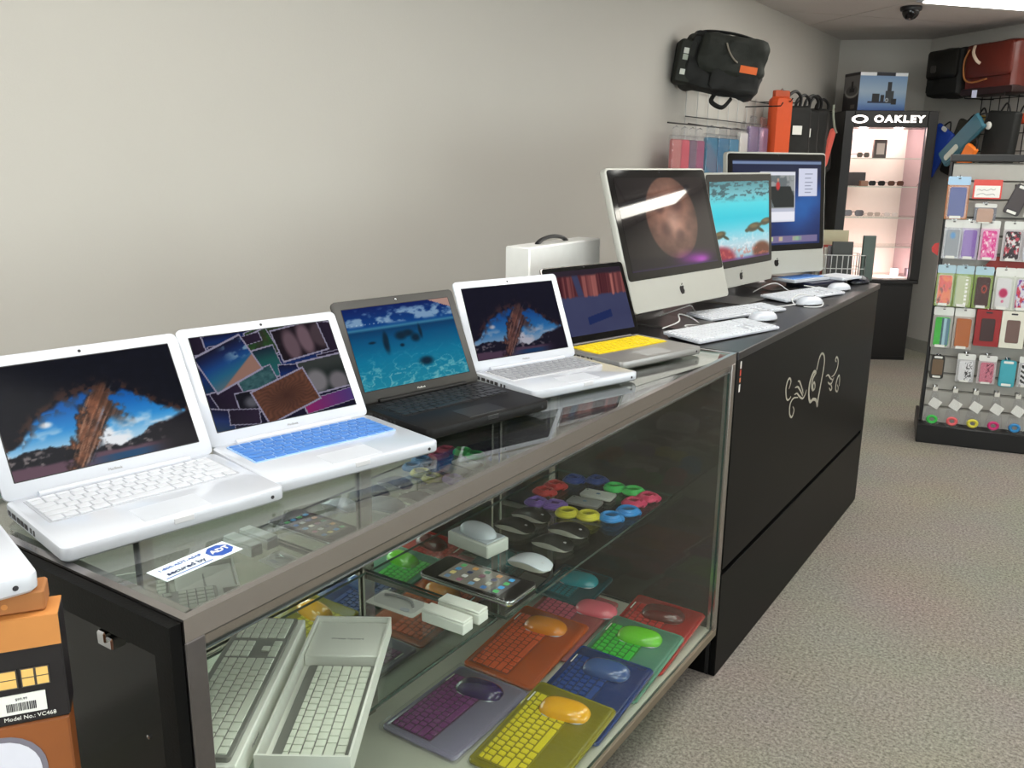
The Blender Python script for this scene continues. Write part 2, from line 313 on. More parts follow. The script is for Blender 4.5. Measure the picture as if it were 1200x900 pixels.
def pic_desktop(U, V):
    n = fbm(U, V, 3, 3, 22); P = Pic(U, V, (14, 34, 90)); P.over(np.exp(-((U - .8 - .3 * (V - .4)) / .25) ** 2 - ((V - .45) / .3) ** 2) * (.5 + .6 * n), (40, 110, 190)); P.over(sst(.55, .9, V), (24, 34, 66))
    P.rect(.0, 1, .955, .98, (120, 140, 176)); P.rect(.30, .70, .28, .86, (228, 230, 240)); P.rect(.31, .69, .44, .83, (156, 160, 160))
    q = fbm(U, V, 18, 18, 90); P.over(((U > .31) & (U < .69) & (V > .44) & (V < .83)) * sst(.4, .6, q) * .8, (90, 100, 104)); P.over(((U > .31) & (U < .69) & (V > .44) & (V < .70)) * (np.abs(U - .58 + (V - .5) * .4) < .14) * 1.0, (38, 44, 44))
    P.rect(.31, .40, .5, .8, (56, 62, 66)); P.disc(.50, .70, .022, .05, (200, 60, 60), .3); P.disc(.50, .77, .012, .02, (190, 150, 130), .3); P.rect(.30, .70, .40, .43, (190, 194, 212)); P.rect(.31, .69, .295, .39, (240, 240, 250))
    P.rect(.74, .96, .58, .90, (216, 220, 240)); 
    for k, y in enumerate((.84, .79, .74, .70, .66, .62)): P.rect(.81, .90 - .02 * (k % 2), y - .004, y + .006, (130, 136, 160))
    d = sst(.45, .55, vnoise(U, V * 0, 26, 1, 5)); P.rect(.06, .97, .03, .10, (120, 110, 150)); P.over(((V > .04) & (V < .095) & (U > .06) & (U < .97)) * d, [120 + 120 * vnoise(U, V * 0, 26, 1, 8), 100 + 120 * vnoise(U, V * 0, 26, 1, 9), 150 + 0 * U]); return P.c
def flat(c): return lambda U, V: [np.full(U.shape, float(x)) for x in c]

# ------------------------------------------------------------------ common materials
m_wall = mat('painted_plaster', (194, 190, 183), .85, noise=.02, scale=3, bump=.08, bscale=220)
m_ceil = mat('ceiling_tile_board', (196, 190, 186), .95, noise=.05, scale=60, bump=.3, bscale=160)
m_tbar = mat('ceiling_grid_metal', (150, 144, 140), .6)
m_base = mat('baseboard_paint', (150, 148, 140), .5)
m_alu = mat('brushed_aluminium', (182, 176, 174), .26, 1, noise=.08, scale=90)
m_alud = mat('grey_anodised_metal', (120, 116, 116), .35, 1, noise=.08, scale=90)
m_black = mat('black_laminate', (8, 8, 8), .42, noise=.15, scale=8, bump=.05, bscale=300, spec=.12)
m_blackg = mat('black_gloss_panel', (8, 8, 11), .14, noise=.1, scale=4, spec=.3)
m_top = mat('black_counter_top', (30, 28, 31), .34, noise=.1, scale=14)
m_glass = glass('display_glass', (251, 254, 252), .55)
m_gedge = mat('green_glass_edge', (96, 150, 140), .15, noise=.1, scale=40)
m_glasst = glass('top_glass', (251, 254, 252), 1.5)
m_sedge = mat('dark_glass_edge', (44, 66, 60), .15, noise=.1, scale=40)
m_shelf = glass('shelf_glass', (247, 252, 249))
m_mirror = mat('mirror_silver', (214, 220, 218), .02, 1, noise=.0)
m_white = mat('white_plastic', (204, 208, 217), .22, noise=.01, coat=.5)
m_white2 = mat('white_key_plastic', (212, 215, 222), .4, noise=.02)
m_paper = mat('white_card', (232, 232, 226), .6, noise=.02)
m_blk = mat('black_plastic', (20, 20, 22), .4, noise=.1)
m_blk2 = mat('black_key_plastic', (22, 22, 25), .35, noise=.1)
m_dark = mat('dark_port', (40, 38, 44), .5)
m_bezel = mat('black_glass_bezel', (8, 8, 10), .06, noise=.05)
m_screen = painted('display_panel', SCREEN, .03, .5)
m_screen2 = painted('matt_display_panel', SCREEN, .12, .04)
m_print = painted('printed_card', 0, .4, .4)
m_chrome = mat('chrome', (210, 212, 216), .08, 1, noise=.03)
m_grey = mat('grey_plastic', (150, 150, 150), .4)
m_wire = mat('black_wire', (26, 25, 27), .4, .3)
m_wirew = mat('white_wire', (190, 190, 188), .4)
m_clear = glass('clear_plastic', (252, 252, 253), .8, .03, .03, (235, 238, 242))
m_lampw = mat('fluorescent_diffuser', (255, 255, 250), .5, emit=(252, 250, 243), es=LAMP)
m_strip = mat('strip_diffuser', (255, 255, 250), .5, emit=(255, 250, 236), es=15)

# ------------------------------------------------------------------ the room
E1 = Vector((.777, -.629)); E2 = Vector((.629, .777))
PA = Vector((-1.18, 6.994)); PB = Vector((-.569, 7.281)); PC = PB + E1 * 4.2
ROOM = [(-1.18, -2.6), (PC.x, -2.6), (PC.x, PC.y), (PB.x, PB.y), (PA.x, PA.y)]      # counter-clockwise
nt = None
m_carpet = bpy.data.materials.new('speckled_carpet'); m_carpet.use_nodes = True
def carpet():
    nt = m_carpet.node_tree; p = nt.nodes['Principled BSDF']; p.inputs['Roughness'].default_value = 1; p.inputs['Specular IOR Level'].default_value = .1
    tc = nt.nodes.new('ShaderNodeTexCoord')
    a = nt.nodes.new('ShaderNodeTexNoise'); a.inputs['Scale'].default_value = 105; a.inputs['Detail'].default_value = 8; a.inputs['Roughness'].default_value = .85
    b = nt.nodes.new('ShaderNodeTexNoise'); b.inputs['Scale'].default_value = 2.2; b.inputs['Detail'].default_value = 4
    for n in (a, b): nt.links.new(tc.outputs['Object'], n.inputs['Vector'])
    r = nt.nodes.new('ShaderNodeValToRGB'); e = r.color_ramp.elements
    e[0].position = .36; e[0].color = lin((80, 75, 68)) + (1,); e[1].position = .64; e[1].color = lin((184, 178, 166)) + (1,)
    nt.links.new(a.outputs['Fac'], r.inputs[0])
    mx = nt.nodes.new('ShaderNodeMix'); mx.data_type = 'RGBA'; mx.blend_type = 'MULTIPLY'; mx.inputs[0].default_value = .25
    nt.links.new(r.outputs[0], mx.inputs[6]); nt.links.new(b.outputs['Color'], mx.inputs[7]); nt.links.new(mx.outputs[2], p.inputs['Base Color'])
    bp = nt.nodes.new('ShaderNodeBump'); bp.inputs['Strength'].default_value = .35; bp.inputs['Distance'].default_value = .004
    nt.links.new(a.outputs['Fac'], bp.inputs['Height']); nt.links.new(bp.outputs[0], p.inputs['Normal'])
carpet()
struct(MB().prism(ROOM, -.06, 0).build('floor', m_carpet, smooth=False))
def wall(name, a, b, z0=0, z1=CEIL + .12, th=.1, m=None, holes=None):
    a = Vector(a); b = Vector(b); d = (b - a).normalized(); n = Vector((d.y, -d.x))     # outward for a CCW room
    mb = MB(); q = [a, b, b + n * th, a + n * th]
    if holes is None: mb.prism([tuple(p) for p in q], z0, z1)
    else:
        L = (b - a).length
        def seg(s0, s1, za, zb): mb.prism([tuple(a + d * s0), tuple(a + d * s1), tuple(a + d * s1 + n * th), tuple(a + d * s0 + n * th)], za, zb)
        s = 0
        for h0, h1, za, zb in holes: seg(s, h0, z0, z1); seg(h0, h1, z0, za); seg(h0, h1, zb, z1); s = h1
        seg(s, L, z0, z1)
    return struct(mb.build(name, m or m_wall, smooth=False))
wall('wall_left', PA, (-1.18, -2.6))
wall('wall_back', PB, PA)
wall('wall_back_right', PC, PB)
wall('wall_right', (PC.x, -2.6), PC, holes=[(2.6, 4.2, .35, 1.45), (4.4, 6.0, .35, 1.45)])  # unseen side openings added to light the case and floor
wall('wall_front', (-1.18, -2.6), (PC.x, -2.6), holes=[(.08, 1.75, .45, 2.25), (1.9, 3.4, .45, 2.25)])
for k, (a, b) in enumerate(((.08, 1.75), (1.9, 3.4))):     # unseen shop windows behind the camera, placed for daylight
    w = struct(MB().box(a - 1.18, b - 1.18, -2.66, -2.62, .45, .50).box(a - 1.18, b - 1.18, -2.66, -2.62, 2.2, 2.25).box(a - 1.18, a - 1.13, -2.66, -2.62, .5, 2.2).box(b - 1.23, b - 1.18, -2.66, -2.62, .5, 2.2).build('window_%d' % (k + 1), m_alud, smooth=False))
    MB().box(a - 1.13, b - 1.23, -2.643, -2.637, .5, 2.2).build('pane', m_glass, w, smooth=False)
for k, (a, b) in enumerate(((2.6, 4.2), (4.4, 6.0))):  # frames and panes of the added side windows
    X = PC.x + .02; a -= 2.6; b -= 2.6
    w = struct(MB().box(X, X + .04, a, b, .35, .40).box(X, X + .04, a, b, 1.4, 1.45).box(X, X + .04, a, a + .05, .4, 1.4).box(X, X + .04, b - .05, b, .4, 1.4).build('window_%d' % (k + 3), m_alud, smooth=False))
    MB().box(X + .017, X + .023, a + .05, b - .05, .4, 1.4).build('pane', m_glass, w, smooth=False)
def baseboard(name, a, b):
    a = Vector(a); b = Vector(b); d = (b - a).normalized(); n = Vector((-d.y, d.x)); q = [a, b, b + n * .012, a + n * .012]
    mb = MB().prism([tuple(p) for p in reversed(q)], 0, .095); q2 = [a, b, b + n * .016, a + n * .016]; mb.prism([tuple(p) for p in reversed(q2)], .0, .012)
    struct(mb.build(name, m_base, smooth=False))
baseboard('baseboard_left', PA, (-1.18, -2.6)); baseboard('baseboard_back', PB, PA); baseboard('baseboard_back_right', PC, PB)
# suspended ceiling: slab, grid cells cut to the room outline, lamps in some of the cells
ceil = struct(MB().prism(ROOM, CEIL + .012, CEIL + .10).build('ceiling', m_tbar, smooth=False))
def clip(poly, room):
    for i in range(len(room)):
        a = Vector(room[i]); b = Vector(room[(i + 1) % len(room)]); n = Vector((-(b - a).y, (b - a).x)).normalized(); out = []
        for j in range(len(poly)):
            p = Vector(poly[j]); q = Vector(poly[(j + 1) % len(poly)]); dp = (p - a).dot(n) - .004; dq = (q - a).dot(n) - .004
            if dp >= 0: out.append(tuple(p))
            if (dp >= 0) != (dq >= 0): out.append(tuple(p + (q - p) * (dp / (dp - dq))))
        poly = out
        if len(poly) < 3: return []
    return poly
ORG = Vector((-.375, 5.46)); CW, CL = .58, 1.16
lampcells = [(0, 0), (4, -2), (6, -4), (7, -3), (9, -4), (7, -5), (5, -3), (3, -1), (2, 0), (1, -1)]  # first cell is the visible lamp, the others are added for brightness
def cellpoly(i, j, g=.005):
    o = ORG + E1 * (i * CW) + E2 * (j * CL); return [tuple(o + E1 * a + E2 * b) for a, b in ((g, g), (CW - g, g), (CW - g, CL - g), (g, CL - g))]
def area(p): return abs(sum(p[i][0] * p[(i + 1) % len(p)][1] - p[(i + 1) % len(p)][0] * p[i][1] for i in range(len(p)))) / 2
nl = 0
for i in range(-12, 14):
    for j in range(-10, 4):
        p = clip(cellpoly(i, j), ROOM)
        if len(p) < 3 or area(p) < .004: continue
        if (i, j) in lampcells and area(p) > .6:
            o = ORG + E1 * ((i + .5) * CW) + E2 * ((j + .5) * CL)
            t = thing('ceiling_light', 'recessed fluorescent ceiling panel beyond the dome camera' if (i, j) == (0, 0) else ['recessed fluorescent ceiling panel over the shop floor before the black counter', 'recessed fluorescent ceiling panel right above the white laptops', 'recessed fluorescent ceiling panel midway to the side windows', 'recessed fluorescent ceiling panel near the corner of the two window walls', 'recessed fluorescent ceiling panel by the front window and long wall', 'recessed fluorescent ceiling panel above the middle of the glass case', 'recessed fluorescent ceiling panel above the end of the black counter', 'recessed fluorescent ceiling panel over the back wall bags', 'recessed fluorescent ceiling panel before the accessory rack'][lampcells.index((i, j)) - 1], 'light', (o.x, o.y, CEIL + .012), math.atan2(E2.y, E2.x), 'fluorescent ceiling panels')
            f = MB(); 
            for a in (-1, 1):
                f.box(-CL / 2 + .006, CL / 2 - .006, min(a * .284, a * .262), max(a * .284, a * .262), -.022, -.0005); f.box(min(a * .574, a * .552), max(a * .574, a * .552), -.262, .262, -.022, -.0005)
            f.build('frame', m_white, t, smooth=False)
            MB().bbox(-.55, .55, -.26, .26, -.028, -.002, .004).build('diffuser', m_lampw, t, smooth=False)
        else: MB().prism(p, CEIL, CEIL + .0118).build('ceiling_tile', m_ceil, ceil, smooth=False)
# the lamp mirrored in the first desktop computer's screen
t = thing('strip_light', 'slim fluorescent strip light under the ceiling, out of the picture', 'light', (1.88, 4.73, CEIL), math.radians(103))
MB().bbox(-.34, .34, -.1, .1, -.03, -.0005, .004).build('housing', m_white, t); MB().bbox(-.32, .32, -.085, .085, -.05, -.030, .008).build('diffuser', m_strip, t)
# dome camera
t = thing('dome_camera', 'small black dome security camera on the ceiling', 'camera', (-.429, 5.66, CEIL))
MB().lathe([(.062, -.0005), (.064, -.012), (.06, -.024), (.05, -.026)], 28).build('housing', m_blk, t)
MB().lathe([(.05, -.026), (.049, -.04), (.042, -.056), (.028, -.07), (.01, -.077), (.0, -.078)], 28).build('dome', m_bezel, t)

# ------------------------------------------------------------------ glass display case
CX0, CL1 = -.56, 1.71
case = thing('display_case', 'long glass display case with aluminium frame and a mirror back', 'display case', (-.28, .855, 0))
def cb(mb, name, m, smooth=False, label=None):
    o = mb.build(name, m, case, smooth=smooth, rel=True)
    if label: o['label'] = label
    return o
YZ = lambda y: Matrix(((1, 0, 0, 0), (0, 0, 1, y), (0, 1, 0, T), (0, 0, 0, 1)))          # poly(x,z) extruded along y
XZm = lambda x: Matrix(((0, 0, 1, x), (1, 0, 0, 0), (0, 1, 0, T), (0, 0, 0, 1)))         # poly(y,z) extruded along x
def rev(p): return list(reversed(p))
railp = [(0, 0), (-.011, 0), (-.011, -.012), (-.034, -.012), (-.034, -.05), (-.012, -.056), (-.006, -.034), (0, -.028)]
cb(MB().prism(rev(railp), .0, CL1, YZ(0)), 'top_rail', m_alu)
cb(MB().prism([(-.56 - x, z) for x, z in railp], 0, CL1, YZ(0)), 'top_rail', m_alu)
cb(MB().prism([(0.0, 0), (.011, 0), (.011, -.012), (.034, -.012), (.034, -.04), (0, -.04)], -.549, -.011, XZm(0)), 'top_rail', m_alu)
cb(MB().prism([(CL1 - y, z) for y, z in ((0.0, 0), (.011, 0), (.011, -.012), (.034, -.012), (.034, -.04), (0, -.04))], -.549, -.011, XZm(0)), 'top_rail', m_alu)
# black outer trim of the near end: it shows as a dark band under the aluminium
cb(MB().box(-.56, -.004, -.016, -.001, T - .046, T - .004), 'end_trim', m_black, label='black trim strip around the end of the case')
cb(MB().box(-.034, -.004, -.016, -.001, .15, T - .046), 'end_trim', m_black); cb(MB().box(-.56, -.53, -.016, -.001, .15, T - .046), 'end_trim', m_black)
cb(MB().box(-.525, -.036, .008, .014, .15, T - .042), 'end_panel', m_blackg, label='glossy black end panel')
# posts
for x, y in ((-.022, .0005), (-.538 - .02, .001), (-.022, CL1 - .023), (-.558, CL1 - .023)):
    cb(MB().bbox(x, x + .0215, y, y + .026, .15, T - .029, .0015), 'corner_post', m_alud if y < 1 else m_alu)
# glass
def pane(x0, x1, y0, y1, z0, z1, name, gm, edge_axes='xy'):
    mb = MB().box(x0, x1, y0, y1, z0, z1); d = (x1 - x0, y1 - y0, z1 - z0); k = d.index(min(d)); big = {0: (3, 5), 1: (2, 4), 2: (0, 1)}[k]
    mb.m = [0 if i in big else 1 for i in range(6)]; o = mb.build(name, [gm, m_gedge if name == 'glass_top' else m_sedge], case, smooth=False, rel=True); return o
pane(-.5485, -.0115, .0115, CL1 - .0115, T - .0115, T - .0035, 'glass_top', m_glasst)
pane(-.012, -.007, .024, CL1 - .024, .163, T - .052, 'front_glass', m_glass)
pane(-.535, -.024, CL1 - .012, CL1 - .007, .163, T - .042, 'end_glass', m_glass)
# mirrored sliding doors
cb(MB().box(-.545, -.5405, .024, .87, .165, T - .052), 'mirror_door', m_mirror); cb(MB().box(-.552, -.5475, .85, CL1 - .024, .165, T - .052), 'mirror_door', m_mirror)
cb(MB().box(-.54, -.537, .862, .872, .165, T - .052), 'door_edge', m_alu)
# shelves, wall standards and brackets
SH = T - .43
pane(-.53, -.165, .026, .838, SH - .006, SH, 'glass_shelf', m_shelf); pane(-.53, -.150, .850, CL1 - .014, SH - .006, SH, 'glass_shelf', m_shelf)
for y in (.30, .845, 1.40):
    cb(MB().box(-.5365, -.5305, y - .012, y + .012, .166, T - .053), 'shelf_standard', m_alu)
    cb(MB().prism([(-.53, -.4365), (-.22, -.4365), (-.22, -.441), (-.53, -.450)], y - .004, y + .004, YZ(0)), 'shelf_bracket', m_alud)
# deck, bottom rails and the recessed kick base
m_deck = mat('pale_deck_laminate', (206, 204, 190), .4, noise=.03)
cb(MB().box(-.54, -.014, .016, CL1 - .016, .142, .1625), 'deck', m_deck)
cb(MB().bbox(-.0135, 0, 0, CL1, .138, .1628, .002), 'bottom_rail', mat('bronze_rail', (150, 138, 120), .35, .8))
cb(MB().bbox(-.56, -.0135, 0, .0155, .138, .150, .002), 'bottom_rail', m_black); cb(MB().bbox(-.56, -.541, .016, CL1, .138, .1628, .002), 'bottom_rail', m_alud); cb(MB().bbox(-.5405, -.0138, CL1 - .0155, CL1, .138, .1628, .002), 'bottom_rail', m_alud)
cb(MB().bbox(-.52, -.14, .05, CL1 - .05, 0.0005, .1375, .003), 'kick_base', m_black)
# chrome clip on the end
cb(MB().bbox(-.155, -.125, -.012, .0075, T - .075, T - .06, .002).bbox(-.148, -.132, -.016, .0, T - .066, T - .052, .002), 'chrome_clip', m_chrome, label='small chrome clip on the black end')
for z in (T - .19, T - .245): cb(MB().lathe([(.003, 0), (.003, .002), (.001, .003)], 10, TR(-.10, .008, z) @ RX(math.pi / 2)), 'screw', m_chrome)
# security sticker on the glass top
st = thing('sticker', 'blue and white security sticker on the glass case top', 'sticker', (-.1175, .105, T - .0033), math.pi / 2)
MB().box(-.056, .056, -.020, .021, 0, .0005).build('sheet', mat('sticker_white', (226, 240, 244), .35), st, smooth=False)
m_sblue = mat('sticker_blue', (34, 80, 170), .35)
oc = [(.036 + .018 * math.cos(math.radians(22.5 + 45 * k)), .001 + .017 * math.sin(math.radians(22.5 + 45 * k))) for k in range(8)]
MB().prism(oc, .0006, .0010).build('emblem', m_sblue, st, smooth=False)
lettering('ADT', .0135, m_paper, st, TR(.036, .001, .0013), depth=.0002, bold=.0004)
lettering('1-800-ADT-ASAP', .0085, m_sblue, st, TR(-.016, .010, .0009), depth=.0002); lettering('secured by', .0125, mat('sticker_navy', (20, 40, 90), .4), st, TR(-.018, -.005, .0009), depth=.0002, bold=.0002)
MB().box(-.052, .014, -.015, -.0135, .0006, .0009).build('underline', m_sblue, st, smooth=False)

# ------------------------------------------------------------------ black counter
ctr = thing('counter', 'black laminate counter with a swirling heart decal on its front', 'counter', (-.31, 2.575, 0))
def kb_(mb, name, m, smooth=False, label=None):
    o = mb.build(name, m, ctr, smooth=smooth, rel=True)
    if label: o['label'] = label
    return o
Y0, Y1 = 1.7155, 3.434
kb_(MB().bbox(-.62, .004, Y0, Y1, T - .022, T, .002), 'worktop', m_top)
kb_(MB().bbox(-.018, .0015, Y0 + .001, Y1 - .045, T - .632, T - .0225, .002), 'front_panel', m_black)
kb_(MB().bbox(-.018, .0015, Y0 + .001, Y1 - .045, 0.001, T - .650, .002), 'front_panel', m_black)
kb_(MB().box(-.03, -.0185, Y0 + .001, Y1 - .045, .001, T - .0225), 'groove_backing', m_blk)
kb_(MB().bbox(-.60, -.0305, Y0 + .001, Y0 + .02, .001, T - .0225, .001), 'end_panel', m_black); kb_(MB().bbox(-.60, -.001, Y1 - .044, Y1 - .004, .001, T - .0225, .001), 'end_panel', m_black)
kb_(MB().box(-.60, -.585, Y0 + .021, Y1 - .045, .001, T - .0225), 'back_panel', m_black)
DEC = {'heart': [(2.515, -0.272), (2.533, -0.27), (2.534, -0.257), (2.518, -0.244), (2.504, -0.254), (2.515, -0.272), (2.493, -0.255), (2.495, -0.229), (2.52, -0.215), (2.531, -0.212), (2.505, -0.204), (2.48, -0.216), (2.463, -0.236), (2.46, -0.262), (2.469, -0.287), (2.492, -0.308), (2.527, -0.307), (2.567, -0.319), (2.594, -0.346), (2.593, -0.325), (2.605, -0.289), (2.624, -0.237), (2.632, -0.197), (2.618, -0.167), (2.583, -0.154), (2.557, -0.167), (2.542, -0.194), (2.537, -0.204)],
 'l1': [(2.22, -0.205), (2.228, -0.197), (2.234, -0.183), (2.217, -0.17), (2.197, -0.176), (2.187, -0.198), (2.196, -0.225), (2.215, -0.241), (2.24, -0.241), (2.249, -0.236)], 'l2': [(2.282, -0.278), (2.299, -0.292), (2.293, -0.307), (2.276, -0.312), (2.253, -0.297), (2.246, -0.27), (2.259, -0.254), (2.289, -0.25), (2.333, -0.258)],
 'l3': [(2.291, -0.239), (2.317, -0.241), (2.355, -0.261), (2.392, -0.274), (2.417, -0.266), (2.429, -0.252)], 'l4': [(2.289, -0.216), (2.321, -0.22), (2.361, -0.244), (2.389, -0.265)], 'l5': [(2.316, -0.201), (2.332, -0.203), (2.36, -0.225), (2.392, -0.257)],
 'r1': [(2.807, -0.224), (2.79, -0.214), (2.807, -0.206), (2.834, -0.224), (2.836, -0.246), (2.821, -0.261), (2.791, -0.272), (2.758, -0.271)], 'r2': [(2.674, -0.254), (2.706, -0.255), (2.746, -0.276), (2.784, -0.289)], 'r3': [(2.71, -0.282), (2.741, -0.296), (2.768, -0.298), (2.795, -0.282)],
 'r4': [(2.739, -0.31), (2.764, -0.324), (2.779, -0.318), (2.746, -0.293)], 'r5': [(2.858, -0.322), (2.879, -0.339), (2.87, -0.352), (2.841, -0.337), (2.84, -0.309), (2.86, -0.291), (2.878, -0.291), (2.891, -0.315), (2.891, -0.334)]}
def smooth_path(P, k=5):
    out = []; n = len(P)
    for i in range(n - 1):
        p0, p1, p2, p3 = [Vector(P[max(0, min(n - 1, j))]) for j in (i - 1, i, i + 1, i + 2)]
        for q in range(k):
            t = q / k; out.append(.5 * ((2 * p1) + (p2 - p0) * t + (2 * p0 - 5 * p1 + 4 * p2 - p3) * t * t + (3 * p1 - p0 - 3 * p2 + p3) * t ** 3))
    out.append(Vector(P[-1])); return out
m_decal = mat('silver_vinyl', (168, 162, 148), .4)
for k, P in DEC.items():
    mb = MB(); pts = [Vector((.0022, a, T + b)) for a, b in P]; pts = smooth_path(pts, 5); n = len(pts); w0 = .0068 if k == 'heart' else .0042
    # flat ribbon lying on the panel
    vs = []; fs = []
    for i, p in enumerate(pts):
        t = (pts[min(i + 1, n - 1)] - pts[max(i - 1, 0)]); t = t.normalized() if t.length > 1e-7 else Vector((0, 1, 0)); q = Vector((0, -t.z, t.y))
        w = w0 * (.45 + .55 * math.sin(math.pi * i / (n - 1))) 
        for s, x in ((-1, .0016), (1, .0016), (1, .0024), (-1, .0024)): vs.append((x, p.y + q.y * w * s, p.z + q.z * w * s * .8))
    for i in range(n - 1):
        for a in range(4): b = (a + 1) % 4; fs.append((i * 4 + a, (i + 1) * 4 + a, (i + 1) * 4 + b, i * 4 + b))
    mb.add(vs, fs); o = kb_(mb, 'heart_decal' if k == 'heart' else 'swirl_decal', m_decal, label='silver heart outline decal' if k == 'heart' else None)
for z0, z1, c in ((-.030, -.050, (220, 214, 206)), (-.054, -.07, (196, 60, 40)), (-.076, -.088, (214, 130, 90)), (-.094, -.115, (224, 220, 214))):
    kb_(MB().box(.0016, .0022, 1.742, 1.751, T + z1, T + z0), 'front_mark', mat('mark_%d' % c[1], c, .4), label='tiny red and white marks beside the case')

# ------------------------------------------------------------------ laptops
LW, LD, LT, LH = .31, .217, .021, .212
def key_rects(w, d, rows=6, gap=.0022, fkeys=True):
    """key outlines of a laptop keyboard in a w x d field, origin front-left; yields (cx, cy, kw, kd)"""
    spec = [[1] * 14, [1] * 13 + [1.5], [1.5] + [1] * 12 + [1], [1.8] + [1] * 11 + [1.7], [2.3] + [1] * 10 + [2.2], [1, 1, 1, 1.3, 5, 1.3, 1, 1, 1, 1]]
    hs = [.62, 1, 1, 1, 1, 1]; H = sum(hs); y = d; out = []
    for r, (row, hh) in enumerate(zip(spec, hs)):
        kh = d * hh / H; tot = sum(row); x = 0
        for k in row:
            kw = w * k / tot; out.append((x + kw / 2, y - kh / 2, kw - gap, kh - gap)); x += kw
        y -= kh
    return out
def full_rects(w, d, gap=.0022):
    """full keyboard with navigation block and number pad"""
    W1 = w * .655; out = key_rects(W1, d, gap=gap); u = w * .0437; hh = d / 5.62
    for r in range(6):
        y = d - hh * .31 if r == 0 else d - hh * .62 - hh * (r - .5); kd = (hh * .62 if r == 0 else hh) - gap
        x0 = W1 + w * .012
        for c in range(3):
            if r in (0, 1, 2) or (r == 4 and c == 1) or r == 5: out.append((x0 + u * (c + .5), y, u - gap, kd))
        x0 = W1 + w * .168
        for c in range(4): out.append((x0 + u * (c + .5), y, u - gap, kd))
    return out
KEYM = {}
def add_keys(rects, m, parent, x0, y0, z, h=.002, joined=False, name='key'):
    if joined:
        mb = MB()
        for cx, cy, kw, kd in rects: mb.slab(x0 + cx, y0 + cy, kw, kd, .0012, [(0, z), (0, z + h * .7), (.0008, z + h)], I4, 1)
        return mb.build(name + 's' if name == 'key' else name, m, parent)
    for cx, cy, kw, kd in rects:
        kk = (round(kw, 4), round(kd, 4), m.name, h)
        if kk not in KEYM:
            KEYM[kk] = MB().slab(0, 0, kw, kd, .0012, [(0, 0), (0, h * .7), (.0007, h)], I4, 2).build(name, m, parent, (x0 + cx, y0 + cy, z)).data
        else: link(name, KEYM[kk], parent, (x0 + cx, y0 + cy, z))
